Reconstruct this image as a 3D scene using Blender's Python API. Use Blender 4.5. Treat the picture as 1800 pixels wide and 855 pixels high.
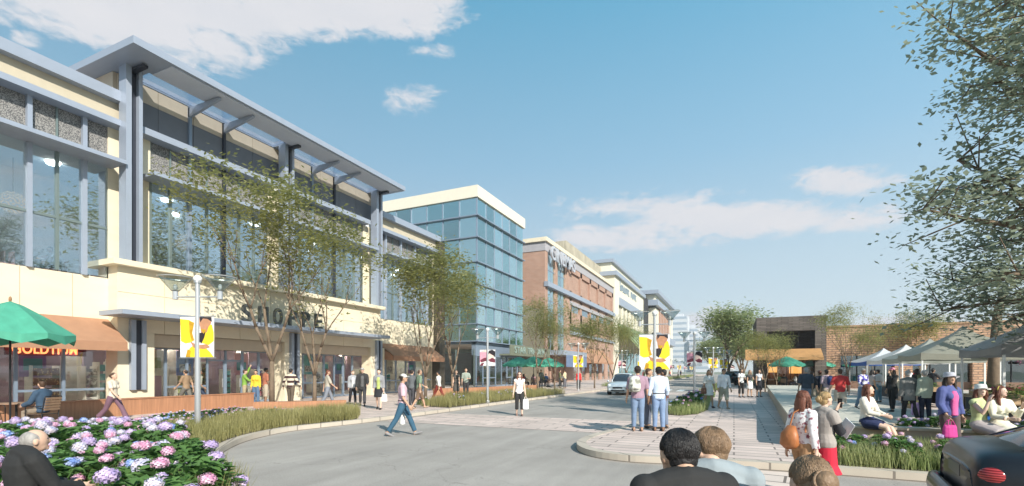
import bpy, math, random
from mathutils import Vector, Matrix, noise
random.seed(7)
R_ = math.radians
for o in list(bpy.data.objects): bpy.data.objects.remove(o)
sc = bpy.context.scene
col = sc.collection
# ------------------------------------------------------------------ camera
YAW = R_(24.6); SY, CY = math.sin(YAW), math.cos(YAW); CZ = 1.78; FPX = 852.0; HY = 652.0
cam_d = bpy.data.cameras.new('camera'); cam = bpy.data.objects.new('camera', cam_d); col.objects.link(cam)
cam_d.sensor_width = 36; cam_d.lens = FPX/1800*36; cam_d.shift_y = (HY-427.5)/1800
cam_d.clip_start = .1; cam_d.clip_end = 6000
cam.location = (0, 0, CZ); cam.rotation_euler = (R_(90), 0, YAW)
sc.camera = cam
# ------------------------------------------------------------------ sun, sky
SUNH = Vector((.80, -.60)); SUNEL = 31
w = bpy.data.worlds.new('World'); sc.world = w; w.use_nodes = True
sun_d = bpy.data.lights.new('sun', 'SUN'); sun = bpy.data.objects.new('sun', sun_d); col.objects.link(sun)
sun_d.energy = 5.0; sun_d.angle = R_(.5); sun_d.color = (1, .95, .86)
sd = Vector((SUNH.x*math.cos(R_(SUNEL)), SUNH.y*math.cos(R_(SUNEL)), math.sin(R_(SUNEL))))
sun.rotation_euler = sd.to_track_quat('Z', 'Y').to_euler(); sun.location = sd*60
sc.view_settings.view_transform = 'Standard'; sc.view_settings.look = 'None'
sc.view_settings.exposure = .42; sc.view_settings.gamma = 1; sc.view_settings.use_curve_mapping = False
sc.cycles.max_bounces = 6; sc.cycles.transparent_max_bounces = 16; sc.cycles.diffuse_bounces = 3
sc.cycles.glossy_bounces = 3; sc.cycles.use_denoising = True; sc.cycles.sample_clamp_indirect = 6
sc.cycles.volume_bounces = 0
def build_sky():
    nt = w.node_tree; N = nt.nodes; L = nt.links; N.clear()
    out = N.new('ShaderNodeOutputWorld'); bg = N.new('ShaderNodeBackground'); bg.inputs[1].default_value = .11
    sky = N.new('ShaderNodeTexSky'); sky.sky_type = 'NISHITA'; sky.sun_disc = False
    sky.sun_elevation = R_(SUNEL); sky.sun_rotation = math.atan2(SUNH.x, SUNH.y); sky.air_density = 1.0; sky.dust_density = .6; sky.ozone_density = 1.3
    def m(op, a, b=None, c=None, clamp=False):
        n = N.new('ShaderNodeMath'); n.operation = op; n.use_clamp = clamp
        for i, x in enumerate((a, b, c)):
            if x is None: continue
            if isinstance(x, (int, float)): n.inputs[i].default_value = x
            else: L.new(x, n.inputs[i])
        return n.outputs[0]
    tc = N.new('ShaderNodeTexCoord'); sp = N.new('ShaderNodeSeparateXYZ'); L.new(tc.outputs['Generated'], sp.inputs[0])
    az = m('MULTIPLY', m('ARCTAN2', sp.outputs[0], sp.outputs[1]), 57.2958)
    el = m('MULTIPLY', m('ARCSINE', sp.outputs[2]), 57.2958)
    cb = N.new('ShaderNodeCombineXYZ'); L.new(m('MULTIPLY', az, .1), cb.inputs[0]); L.new(m('MULTIPLY', el, .24), cb.inputs[1])
    nz = N.new('ShaderNodeTexNoise'); nz.inputs['Scale'].default_value = 1.0; nz.inputs['Detail'].default_value = 9; nz.inputs['Roughness'].default_value = .62; nz.inputs['Distortion'].default_value = .3
    L.new(cb.outputs[0], nz.inputs['Vector'])
    nf = N.new('ShaderNodeTexNoise'); nf.inputs['Scale'].default_value = 4.5; nf.inputs['Detail'].default_value = 8; nf.inputs['Roughness'].default_value = .6; nf.inputs['Distortion'].default_value = .8; L.new(cb.outputs[0], nf.inputs['Vector'])
    nzv = m('ADD', m('MULTIPLY', m('SUBTRACT', nz.outputs[0], .5), 3.2), m('MULTIPLY', m('SUBTRACT', nf.outputs[0], .5), 1.5))
    # each cloud: azimuth, elevation, half width, half height (degrees), tilt, strength
    clouds = CLOUDS
    tot = None
    for a0, e0, ra, re, tl, stg in clouds:
        da = m('SUBTRACT', az, a0); de = m('SUBTRACT', el, e0)
        c_, s_ = math.cos(R_(tl)), math.sin(R_(tl))
        u = m('DIVIDE', m('ADD', m('MULTIPLY', da, c_), m('MULTIPLY', de, s_)), ra)
        v = m('DIVIDE', m('SUBTRACT', m('MULTIPLY', de, c_), m('MULTIPLY', da, s_)), re)
        q = m('MULTIPLY', m('SUBTRACT', 1.0, m('ADD', m('MULTIPLY', u, u), m('MULTIPLY', v, v))), stg)
        tot = q if tot is None else m('MAXIMUM', tot, q)
    mask = m('MULTIPLY', m('ADD', tot, nzv), 1.1, clamp=True)
    mr = N.new('ShaderNodeMapRange'); mr.interpolation_type = 'SMOOTHSTEP'; L.new(mask, mr.inputs[0])
    mr.inputs[1].default_value = 0; mr.inputs[2].default_value = 1
    # slight tint of the clear sky and pale horizon
    hz = N.new('ShaderNodeMapRange'); L.new(el, hz.inputs[0]); hz.inputs[1].default_value = 0; hz.inputs[2].default_value = 60
    rp = N.new('ShaderNodeValToRGB'); L.new(hz.outputs[0], rp.inputs[0]); E_ = rp.color_ramp.elements
    E_[0].position = 0; E_[0].color = (.88, .97, 1.0, 1); E_[1].position = 1; E_[1].color = (.13, .44, .70, 1)
    for p_, c_ in ((.2, (.68, .88, 1.0, 1)), (.38, (.42, .75, 1.0, 1)), (.62, (.20, .61, .91, 1))): q_ = E_.new(p_); q_.color = c_
    sc_ = N.new('ShaderNodeVectorMath'); sc_.operation = 'SCALE'; L.new(rp.outputs[0], sc_.inputs[0]); sc_.inputs['Scale'].default_value = 5.5
    azr = N.new('ShaderNodeMapRange'); L.new(az, azr.inputs[0]); azr.inputs[1].default_value = -60; azr.inputs[2].default_value = 25; azr.inputs[3].default_value = .80; azr.inputs[4].default_value = 1.08
    sc2 = N.new('ShaderNodeVectorMath'); sc2.operation = 'SCALE'; L.new(sc_.outputs[0], sc2.inputs[0]); L.new(azr.outputs[0], sc2.inputs['Scale'])
    tint = N.new('ShaderNodeMixRGB'); tint.inputs[0].default_value = .85; L.new(sky.outputs[0], tint.inputs[1]); L.new(sc2.outputs[0], tint.inputs[2])
    nz2 = N.new('ShaderNodeTexNoise'); nz2.inputs['Scale'].default_value = 1.6; nz2.inputs['Detail'].default_value = 5; L.new(cb.outputs[0], nz2.inputs['Vector'])
    cc = N.new('ShaderNodeMixRGB'); L.new(nz2.outputs[0], cc.inputs[0]); cc.inputs[1].default_value = (4.7, 4.9, 5.3, 1); cc.inputs[2].default_value = (5.6, 5.55, 5.7, 1)
    mx = N.new('ShaderNodeMixRGB'); L.new(mr.outputs[0], mx.inputs[0]); L.new(tint.outputs[0], mx.inputs[1]); L.new(cc.outputs[0], mx.inputs[2])
    L.new(mx.outputs[0], bg.inputs[0]); L.new(bg.outputs[0], out.inputs[0])
CLOUDS = [(-54, 36.5, 27, 9.5, -14, 1.3), (-32, 34, 16, 6, -4, 1.0), (-36, 26, 4.5, 2.2, 0, .8), (-8, 19.5, 20, 3.6, -2, 1.0), (6, 15.5, 19, 2.6, 2, .9),
          (6.5, 18.3, 6.5, 2.2, 0, 1.0), (-17, 15.5, 8, 2.4, 8, .8), (-2, 5.2, 8, 2.6, 0, 1.1), (14, 5.0, 10, 2.2, 0, 1.1), (-70, 31, 3, 1.6, 0, .7), (60, 30, 25, 8, 10, .9), (130, 35, 30, 10, 0, .9), (90, 14, 30, 5, 0, .9)]
def pix_dir(px, py):
    u, v = (px-900)/FPX, (HY-py)/FPX
    d = Vector((-SY+CY*u, CY+SY*u, v)).normalized()
    return math.degrees(math.atan2(d.x, d.y)), math.degrees(math.asin(d.z))
def cl(x0, y0, x1, y1, s=1.0, tilt=0):      # cloud from where it is seen in the sky: to azimuth / elevation
    cx, cy = (x0+x1)/2, (y0+y1)/2
    a, e = pix_dir(cx, cy); a0, e0 = pix_dir(x0, cy); a1, e1 = pix_dir(x1, cy)
    return (a, e, abs(a1-a0)/2, abs(pix_dir(cx, y0)[1]-pix_dir(cx, y1)[1])/2, tilt+math.degrees(math.atan2(e1-e0, a1-a0)), s)
CLOUDS = [cl(-200, -130, 860, 100, 1.5), cl(150, 0, 560, 135, 1.0), cl(540, -90, 850, 85, 1.25), cl(670, 148, 795, 205, .62), cl(1360, 285, 1590, 355, .85), cl(1080, 345, 1560, 425, 1.2), cl(950, 330, 1330, 400, .8),
          cl(930, 385, 1300, 450, .8), cl(1170, 535, 1340, 610, 1.2), cl(1420, 545, 1760, 600, 1.2), cl(10, 50, 82, 90, .55), cl(690, 75, 800, 110, .5),
          (60, 30, 25, 8, 10, .9), (130, 35, 30, 10, 0, .9), (90, 14, 30, 5, 0, .9), (-140, 30, 30, 8, 0, .8)]
build_sky()
# ------------------------------------------------------------------ helpers
def gp(px, py, z=.13):                      # ground point seen at a place of the photograph (measuring aid)
    u = (px-900)/FPX; d = (CZ-z)*FPX/(py-HY); return Vector((d*(-SY+CY*u), d*(CY+SY*u), z))
ORG = {}
class MB:
    def __init__(s): s.v = []; s.f = []; s.mi = []; s.m = 0
    def add(s, vs, fs):
        n = len(s.v); s.v += [tuple(p) for p in vs]
        for f in fs: s.f.append([n+i for i in f]); s.mi.append(s.m)
        return s
    def box(s, x0, x1, y0, y1, z0, z1):
        if x0 > x1: x0, x1 = x1, x0
        if y0 > y1: y0, y1 = y1, y0
        vs = [(x, y, z) for z in (z0, z1) for x, y in ((x0, y0), (x1, y0), (x1, y1), (x0, y1))]
        return s.add(vs, [(3, 2, 1, 0), (4, 5, 6, 7), (0, 1, 5, 4), (1, 2, 6, 5), (2, 3, 7, 6), (3, 0, 4, 7)])
    def prism(s, poly, z0, z1):
        n = len(poly)
        a = sum(poly[i][0]*poly[(i+1) % n][1]-poly[(i+1) % n][0]*poly[i][1] for i in range(n))
        if a < 0: poly = poly[::-1]
        vs = [(p[0], p[1], z0) for p in poly]+[(p[0], p[1], z1) for p in poly]
        return s.add(vs, [tuple(range(n-1, -1, -1)), tuple(range(n, 2*n))]+[(i, (i+1) % n, n+(i+1) % n, n+i) for i in range(n)])
    def extr(s, prof, a0, a1, axis='y'):    # profile (p,z) extruded along y (p=x) or along x (p=y)
        n = len(prof)
        if axis == 'y': vs = [(p, a0, z) for p, z in prof]+[(p, a1, z) for p, z in prof]
        else: vs = [(a0, p, z) for p, z in prof]+[(a1, p, z) for p, z in prof]
        return s.add(vs, [tuple(range(n)), tuple(range(2*n-1, n-1, -1))]+[(i, n+i, n+(i+1) % n, (i+1) % n) for i in range(n)])
    def sheet(s, poly, z): return s.add([(p[0], p[1], z) for p in poly], [tuple(range(len(poly)))])
    def loft(s, pts, rads, n=10, ref=None, cap=True, squ=0):
        pts = [Vector(p) for p in pts]; k = len(pts); rings = []
        ref = Vector(ref) if ref else None
        prev = None
        for i in range(k):
            t = (pts[min(i+1, k-1)]-pts[max(i-1, 0)])
            if t.length < 1e-9: t = Vector((0, 0, 1))
            t.normalize()
            if ref: a = ref-t*ref.dot(t)
            elif prev is not None: a = prev-t*prev.dot(t)
            else: a = Vector((1, 0, 0))-t*t.x if abs(t.x) < .9 else Vector((0, 1, 0))-t*t.y
            if a.length < 1e-6: a = Vector((0, 1, 0))-t*t.y
            a.normalize(); b = t.cross(a); prev = a
            r = rads[i]; ra, rb = (r, r) if isinstance(r, (int, float)) else r
            rings.append([pts[i]+a*(ra*math.cos(2*math.pi*j/n))+b*(rb*math.sin(2*math.pi*j/n)) for j in range(n)])
        vs = [p for r in rings for p in r]
        fs = [(i*n+j, i*n+(j+1) % n, (i+1)*n+(j+1) % n, (i+1)*n+j) for i in range(k-1) for j in range(n)]
        if cap: fs += [tuple(range(n-1, -1, -1)), tuple(range((k-1)*n, k*n))]
        return s.add(vs, fs)
    def rod(s, a, b, r, n=8, r2=None): return s.loft([a, b], [r, r2 if r2 is not None else r], n)
    def ell(s, c, r, n=12, m=8, rot=None):
        c = Vector(c); vs = []; fs = []
        for i in range(1, m):
            th = math.pi*i/m
            for j in range(n):
                ph = 2*math.pi*j/n
                vs.append(Vector((r[0]*math.sin(th)*math.cos(ph), r[1]*math.sin(th)*math.sin(ph), r[2]*math.cos(th))))
        vs.append(Vector((0, 0, r[2]))); vs.append(Vector((0, 0, -r[2])))
        if rot is not None: vs = [rot @ p for p in vs]
        vs = [p+c for p in vs]
        for i in range(m-2):
            for j in range(n): fs.append((i*n+j, (i+1)*n+j, (i+1)*n+(j+1) % n, i*n+(j+1) % n))
        t = (m-1)*n
        for j in range(n): fs.append((t, j, (j+1) % n)); fs.append((t+1, (m-2)*n+(j+1) % n, (m-2)*n+j))
        return s.add(vs, fs)
    def build(s, name, mats, parent=None, org=None, smooth=False, bevel=0, loc=None):
        if not isinstance(mats, (list, tuple)): mats = [mats]
        o0 = Vector(ORG.get(parent.name, (0, 0, 0))) if parent else Vector(org or (0, 0, 0))
        me = bpy.data.meshes.new(name)
        me.from_pydata([(p[0]-o0.x, p[1]-o0.y, p[2]-o0.z) for p in s.v], [], s.f)
        for m_ in mats: me.materials.append(m_)
        if len(mats) > 1: me.polygons.foreach_set('material_index', s.mi)
        if smooth: me.polygons.foreach_set('use_smooth', [True]*len(me.polygons))
        me.update()
        o = bpy.data.objects.new(name, me); col.objects.link(o)
        if parent: o.parent = parent; ORG[o.name] = o0
        else: o.location = o0; ORG[o.name] = o0
        if bevel:
            b = o.modifiers.new('b', 'BEVEL'); b.width = bevel; b.segments = 2; b.limit_method = 'ANGLE'
        return o
def tag(o, label=None, cat=None, group=None, kind=None):
    if label: o['label'] = label
    if cat: o['category'] = cat
    if group: o['group'] = group
    if kind: o['kind'] = kind
    return o
def thing(name, label, cat, loc=(0, 0, 0), rz=0, group=None):
    o = bpy.data.objects.new(name, None); col.objects.link(o); o.location = loc; o.rotation_euler.z = rz
    o.empty_display_size = .2; ORG[o.name] = Vector(loc) if rz == 0 else Vector((0, 0, 0))
    return tag(o, label, cat, group)
def local_thing(name, label, cat, group=None):       # built round its own origin, placed afterwards
    return thing(name, label, cat, (0, 0, 0), 0, group)
def copy_tree(o, parent=None):
    c = o.copy(); col.objects.link(c)
    if parent: c.parent = parent
    ORG[c.name] = ORG.get(o.name, Vector((0, 0, 0)))
    for ch in list(o.children): copy_tree(ch, c)
    return c
def put(o, loc, rz=0, label=None, scale=None, group=None):
    o.location = loc; o.rotation_euler.z = rz
    if scale: o.scale = (scale,)*3 if isinstance(scale, (int, float)) else scale
    if label: o['label'] = label
    if group: o['group'] = group
    return o
# ------------------------------------------------------------------ materials
MC = {}
def nodes(name):
    m = bpy.data.materials.new(name); m.use_nodes = True; nt = m.node_tree
    return m, nt, nt.nodes, nt.links, nt.nodes['Principled BSDF']
def mat(name, c, rough=.7, metal=0, var=.12, vs=3.0, bump=0, bs=40, spec=.5, em=0, coat=0, streak=None, emc=None):
    if name in MC: return MC[name]
    m, nt, N, L, P = nodes(name)
    P.inputs['Roughness'].default_value = rough; P.inputs['Metallic'].default_value = metal
    P.inputs['Specular IOR Level'].default_value = spec; P.inputs['Coat Weight'].default_value = coat
    tc = N.new('ShaderNodeTexCoord'); nz = N.new('ShaderNodeTexNoise'); nz.inputs['Scale'].default_value = vs; nz.inputs['Detail'].default_value = 5
    if streak:
        mp = N.new('ShaderNodeMapping'); mp.inputs['Scale'].default_value = streak; L.new(tc.outputs['Object'], mp.inputs[0]); L.new(mp.outputs[0], nz.inputs['Vector'])
    else: L.new(tc.outputs['Object'], nz.inputs['Vector'])
    rp = N.new('ShaderNodeMixRGB'); L.new(nz.outputs[0], rp.inputs[0])
    rp.inputs[1].default_value = (*[max(0, x*(1-var*2)) for x in c], 1); rp.inputs[2].default_value = (*[min(1, x*(1+var*2)) for x in c], 1)
    L.new(rp.outputs[0], P.inputs['Base Color'])
    if em:
        P.inputs['Emission Color'].default_value = (*(emc or c), 1); P.inputs['Emission Strength'].default_value = em
    if bump:
        n2 = N.new('ShaderNodeTexNoise'); n2.inputs['Scale'].default_value = bs; n2.inputs['Detail'].default_value = 4; L.new(tc.outputs['Object'], n2.inputs['Vector'])
        b = N.new('ShaderNodeBump'); b.inputs['Strength'].default_value = bump; b.inputs['Distance'].default_value = .02
        L.new(n2.outputs[0], b.inputs['Height']); L.new(b.outputs[0], P.inputs['Normal'])
    MC[name] = m; return m
def brickmat(name, c1, c2, mortar, bw, bh, ms=.02, rough=.85, flat=False, bump=.5, offset=.5, off2=.0, rot=0, big=.25, squash=1):
    m, nt, N, L, P = nodes(name); P.inputs['Roughness'].default_value = rough; P.inputs['Specular IOR Level'].default_value = .3
    g = N.new('ShaderNodeNewGeometry'); sp = N.new('ShaderNodeSeparateXYZ'); L.new(g.outputs['Position'], sp.inputs[0])
    cb = N.new('ShaderNodeCombineXYZ')
    if flat: L.new(sp.outputs[0], cb.inputs[0]); L.new(sp.outputs[1], cb.inputs[1])
    else:
        ad = N.new('ShaderNodeMath'); ad.operation = 'ADD'; L.new(sp.outputs[0], ad.inputs[0]); L.new(sp.outputs[1], ad.inputs[1])
        L.new(ad.outputs[0], cb.inputs[0]); L.new(sp.outputs[2], cb.inputs[1])
    mp = N.new('ShaderNodeMapping'); mp.inputs['Rotation'].default_value[2] = rot; L.new(cb.outputs[0], mp.inputs[0])
    br = N.new('ShaderNodeTexBrick'); L.new(mp.outputs[0], br.inputs['Vector']); br.inputs['Scale'].default_value = 1
    br.inputs['Brick Width'].default_value = bw; br.inputs['Row Height'].default_value = bh; br.inputs['Mortar Size'].default_value = ms
    br.inputs['Color1'].default_value = (*c1, 1); br.inputs['Color2'].default_value = (*c2, 1); br.inputs['Mortar'].default_value = (*mortar, 1)
    br.offset = offset; br.inputs['Bias'].default_value = 0; br.inputs['Mortar Smooth'].default_value = .1
    nz = N.new('ShaderNodeTexNoise'); nz.inputs['Scale'].default_value = .7; nz.inputs['Detail'].default_value = 6; L.new(g.outputs['Position'], nz.inputs['Vector'])
    mr = N.new('ShaderNodeMapRange'); L.new(nz.outputs[0], mr.inputs[0]); mr.inputs[1].default_value = .25; mr.inputs[2].default_value = .75; mr.inputs[3].default_value = 1-big; mr.inputs[4].default_value = 1+big
    mu = N.new('ShaderNodeVectorMath'); mu.operation = 'SCALE'; L.new(br.outputs['Color'], mu.inputs[0]); L.new(mr.outputs[0], mu.inputs['Scale'])
    L.new(mu.outputs[0], P.inputs['Base Color'])
    if bump:
        b = N.new('ShaderNodeBump'); b.invert = True; b.inputs['Strength'].default_value = bump; b.inputs['Distance'].default_value = .01
        L.new(br.outputs['Fac'], b.inputs['Height']); L.new(b.outputs[0], P.inputs['Normal'])
    MC[name] = m; return m
def glassmat(name, tint=(.55, .68, .72), refl=.3, rc=(.85, .95, 1), rough=.01):
    m = bpy.data.materials.new(name); m.use_nodes = True; nt = m.node_tree; N = nt.nodes; L = nt.links; N.clear()
    out = N.new('ShaderNodeOutputMaterial'); tr = N.new('ShaderNodeBsdfTransparent'); tr.inputs[0].default_value = (*tint, 1)
    gl = N.new('ShaderNodeBsdfGlossy'); gl.inputs[0].default_value = (*rc, 1); gl.inputs['Roughness'].default_value = rough
    g = N.new('ShaderNodeNewGeometry'); nz = N.new('ShaderNodeTexNoise'); nz.inputs['Scale'].default_value = .35; nz.inputs['Detail'].default_value = 2; L.new(g.outputs['Position'], nz.inputs['Vector'])
    b = N.new('ShaderNodeBump'); b.inputs['Strength'].default_value = .12; b.inputs['Distance'].default_value = .08; L.new(nz.outputs[0], b.inputs['Height']); L.new(b.outputs[0], gl.inputs['Normal'])
    lw = N.new('ShaderNodeLayerWeight'); lw.inputs[0].default_value = .5
    pw = N.new('ShaderNodeMath'); pw.operation = 'POWER'; L.new(lw.outputs['Facing'], pw.inputs[0]); pw.inputs[1].default_value = 4.5
    mr = N.new('ShaderNodeMapRange'); L.new(pw.outputs[0], mr.inputs[0]); mr.inputs[1].default_value = 0; mr.inputs[2].default_value = 1; mr.inputs[3].default_value = refl; mr.inputs[4].default_value = .95
    mx = N.new('ShaderNodeMixShader'); L.new(mr.outputs[0], mx.inputs[0]); L.new(tr.outputs[0], mx.inputs[1]); L.new(gl.outputs[0], mx.inputs[2]); L.new(mx.outputs[0], out.inputs[0])
    MC[name] = m; return m
def leafmat(name, c1, c2, tr=.45, vs=1.2):
    m = bpy.data.materials.new(name); m.use_nodes = True; nt = m.node_tree; N = nt.nodes; L = nt.links; N.clear()
    out = N.new('ShaderNodeOutputMaterial'); tc = N.new('ShaderNodeTexCoord')
    nz = N.new('ShaderNodeTexNoise'); nz.inputs['Scale'].default_value = vs; nz.inputs['Detail'].default_value = 6; nz.inputs['Roughness'].default_value = .75; L.new(tc.outputs['Object'], nz.inputs['Vector'])
    mr = N.new('ShaderNodeMapRange'); L.new(nz.outputs[0], mr.inputs[0]); mr.inputs[1].default_value = .32; mr.inputs[2].default_value = .68
    mx = N.new('ShaderNodeMixRGB'); L.new(mr.outputs[0], mx.inputs[0]); mx.inputs[1].default_value = (*c1, 1); mx.inputs[2].default_value = (*c2, 1)
    d = N.new('ShaderNodeBsdfPrincipled'); d.inputs['Roughness'].default_value = .55; d.inputs['Specular IOR Level'].default_value = .35; L.new(mx.outputs[0], d.inputs['Base Color'])
    t = N.new('ShaderNodeBsdfTranslucent'); L.new(mx.outputs[0], t.inputs[0])
    ms = N.new('ShaderNodeMixShader'); ms.inputs[0].default_value = tr; L.new(d.outputs[0], ms.inputs[1]); L.new(t.outputs[0], ms.inputs[2]); L.new(ms.outputs[0], out.inputs[0])
    MC[name] = m; return m
def patmat(name, c1, c2, kind='spots', scale=20, thr=.5, rough=.8):
    if name in MC: return MC[name]
    m, nt, N, L, P = nodes(name); P.inputs['Roughness'].default_value = rough
    tc = N.new('ShaderNodeTexCoord')
    if kind == 'bands':
        t = N.new('ShaderNodeTexWave'); t.wave_type = 'BANDS'; t.bands_direction = 'Z'; t.inputs['Scale'].default_value = scale; t.inputs['Distortion'].default_value = 0; fac = t.outputs['Fac']
    elif kind == 'vbands':
        t = N.new('ShaderNodeTexWave'); t.wave_type = 'BANDS'; t.bands_direction = 'X'; t.inputs['Scale'].default_value = scale; t.inputs['Distortion'].default_value = 0; fac = t.outputs['Fac']
    elif kind == 'noise':
        t = N.new('ShaderNodeTexNoise'); t.inputs['Scale'].default_value = scale; t.inputs['Detail'].default_value = 3; fac = t.outputs[0]
    elif kind == 'fine':
        t = N.new('ShaderNodeTexWhiteNoise'); q = N.new('ShaderNodeVectorMath'); q.operation = 'SNAP'; q.inputs[1].default_value = (1/scale,)*3; L.new(tc.outputs['Object'], q.inputs[0]); L.new(q.outputs[0], t.inputs['Vector']); fac = t.outputs['Value']
    else:
        t = N.new('ShaderNodeTexVoronoi'); t.inputs['Scale'].default_value = scale; fac = t.outputs['Distance']
    if kind != 'fine': L.new(tc.outputs['Object'], t.inputs['Vector'])
    mr = N.new('ShaderNodeMapRange'); L.new(fac, mr.inputs[0]); mr.inputs[1].default_value = thr-.06; mr.inputs[2].default_value = thr+.06
    mx = N.new('ShaderNodeMixRGB'); L.new(mr.outputs[0], mx.inputs[0]); mx.inputs[1].default_value = (*c1, 1); mx.inputs[2].default_value = (*c2, 1)
    L.new(mx.outputs[0], P.inputs['Base Color']); MC[name] = m; return m
cream = mat('cream_limestone', (.74, .65, .48), .8, var=.06, vs=.8, bump=.15, bs=12, streak=(1, 1, 4))
cream2 = mat('cream_stucco', (.70, .66, .54), .85, var=.05)
steel = mat('blue_grey_steel', (.33, .375, .45), .4, .2, var=.04)
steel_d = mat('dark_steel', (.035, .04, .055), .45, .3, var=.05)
soffit = mat('canopy_soffit_metal', (.56, .60, .68), .5, .1, var=.03)
tanp = mat('tan_panel', (.56, .46, .34), .7, var=.05)
dark_tan = mat('tan_parapet', (.50, .44, .33), .75, var=.05)
stone = patmat('granite_panel', (.10, .10, .10), (.29, .28, .265), 'fine', 40, .5)
mull = mat('green_grey_mullion', (.20, .25, .24), .4, .4, var=.05)
mull_b = mat('blue_mullion', (.24, .30, .38), .4, .3, var=.05)
rust = mat('rust_awning_cloth', (.38, .205, .12), .85, var=.08, bump=.1, bs=60)
corten = mat('corten_board', (.37, .18, .095), .7, var=.22, vs=2, streak=(9, 9, .6))
brick = brickmat('red_brick', (.42, .235, .165), (.34, .18, .125), (.42, .36, .31), .45, .16, .02, big=.12)
brick_o = brickmat('orange_brick', (.50, .31, .20), (.40, .24, .15), (.18, .13, .10), .62, .21, .03, big=.2)
ledger = brickmat('ledger_stone', (.17, .145, .13), (.11, .095, .085), (.05, .045, .04), .9, .13, .02, offset=.37, big=.3)
greyb = mat('grey_band', (.36, .35, .37), .8, var=.1)
glass = glassmat('clear_storefront_glass', (.88, .90, .90), .07)
glass_up = glassmat('upper_window_glass', (.78, .84, .88), .36)
glass_ts = [glassmat('tower_glass', (.66, .88, .90), .50, (.82, 1.0, 1.0)), glassmat('tower_glass_clear', (.78, .93, .94), .36, (.86, 1.0, 1.0)), glassmat('tower_glass_bright', (.60, .84, .87), .72, (.86, 1.0, 1.0))]
glass_t = glass_ts[0]
glass_ups = [glass_up, glassmat('upper_window_glass_clear', (.84, .89, .92), .24), glassmat('upper_window_glass_bright', (.74, .80, .86), .5)]
def asphalt_mat():
    m, nt, N, L, P = nodes('pale_asphalt'); P.inputs['Roughness'].default_value = .9; P.inputs['Specular IOR Level'].default_value = .25
    g = N.new('ShaderNodeNewGeometry')
    def nz(scale, det, mp=None, rough=.6):
        n = N.new('ShaderNodeTexNoise'); n.inputs['Scale'].default_value = scale; n.inputs['Detail'].default_value = det; n.inputs['Roughness'].default_value = rough
        if mp:
            q = N.new('ShaderNodeMapping'); q.inputs['Scale'].default_value = mp; L.new(g.outputs['Position'], q.inputs[0]); L.new(q.outputs[0], n.inputs['Vector'])
        else: L.new(g.outputs['Position'], n.inputs['Vector'])
        return n.outputs[0]
    def rng_(v, a, b, lo=.3, hi=.7):
        r = N.new('ShaderNodeMapRange'); L.new(v, r.inputs[0]); r.inputs[1].default_value = lo; r.inputs[2].default_value = hi; r.inputs[3].default_value = a; r.inputs[4].default_value = b; return r.outputs[0]
    def mul(a, b):
        n = N.new('ShaderNodeMath'); n.operation = 'MULTIPLY'; L.new(a, n.inputs[0]); L.new(b, n.inputs[1]); return n.outputs[0]
    fine = nz(45, 3, None, .8); v = mul(rng_(fine, .72, 1.25), rng_(nz(.5, 6), .86, 1.12))
    v = mul(v, rng_(nz(1.6, 4, (1, .07, 1)), .86, 1.06))          # wheel-worn lengthwise streaks
    vo = N.new('ShaderNodeTexVoronoi'); vo.feature = 'DISTANCE_TO_EDGE'; vo.inputs['Scale'].default_value = .22
    wp = N.new('ShaderNodeVectorMath'); wp.operation = 'ADD'; n3 = N.new('ShaderNodeTexNoise'); n3.inputs['Scale'].default_value = .9; n3.inputs['Detail'].default_value = 5; L.new(g.outputs['Position'], n3.inputs['Vector'])
    sc3 = N.new('ShaderNodeVectorMath'); sc3.operation = 'SCALE'; sc3.inputs['Scale'].default_value = 2.2; L.new(n3.outputs['Color'], sc3.inputs[0]); L.new(g.outputs['Position'], wp.inputs[0]); L.new(sc3.outputs[0], wp.inputs[1]); L.new(wp.outputs[0], vo.inputs['Vector'])
    v = mul(v, rng_(vo.outputs['Distance'], .72, 1.0, 0, .0035))  # hairline cracks
    k = N.new('ShaderNodeVectorMath'); k.operation = 'SCALE'; k.inputs[0].default_value = (.385, .352, .318); L.new(v, k.inputs['Scale']); L.new(k.outputs[0], P.inputs['Base Color'])
    b = N.new('ShaderNodeBump'); b.inputs['Strength'].default_value = .35; b.inputs['Distance'].default_value = .01; L.new(fine, b.inputs['Height']); L.new(b.outputs[0], P.inputs['Normal'])
    return m
asphalt = asphalt_mat()
pave_pink = brickmat('pink_paver', (.68, .55, .49), (.52, .43, .38), (.24, .20, .18), 1.25, .36, .02, flat=True, big=.16, offset=.37)
pave_big = brickmat('tan_paving_slab', (.68, .57, .50), (.55, .47, .42), (.18, .15, .13), 1.1, .55, .022, flat=True, rot=.12, big=.2, offset=.3)
pave_green = brickmat('pale_green_paver', (.60, .55, .47), (.53, .49, .42), (.2, .2, .19), 2.4, .8, .015, flat=True, big=.1)
concrete = mat('green_grey_concrete', (.53, .50, .42), .8, var=.06, bump=.1, bs=30)
kerbm = mat('kerb_stone', (.50, .44, .37), .85, var=.12, bump=.2, bs=30)
wallm = mat('beige_wall_stone', (.47, .38, .29), .85, var=.07)
soil = mat('dark_soil', (.07, .05, .035), .95, var=.3, vs=8)
whitep = mat('white_paint', (.78, .78, .76), .5, var=.03)
polem = mat('brushed_pole_metal', (.62, .63, .64), .3, .7, var=.04)
blackm = mat('black_metal', (.02, .02, .022), .4, .4)
intw = mat('interior_wall', (.68, .63, .55), .8, var=.2, vs=.8)
intf = mat('interior_floor', (.35, .30, .25), .4, var=.1)
intp = mat('purple_display_wall', (.40, .28, .34), .8, var=.2, vs=1)
lightm = mat('lit_lamp', (1, .95, .85), .5, em=16, var=0)
bark = mat('bark', (.17, .125, .085), .9, var=.25, vs=6, bump=.5, bs=30)
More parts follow.
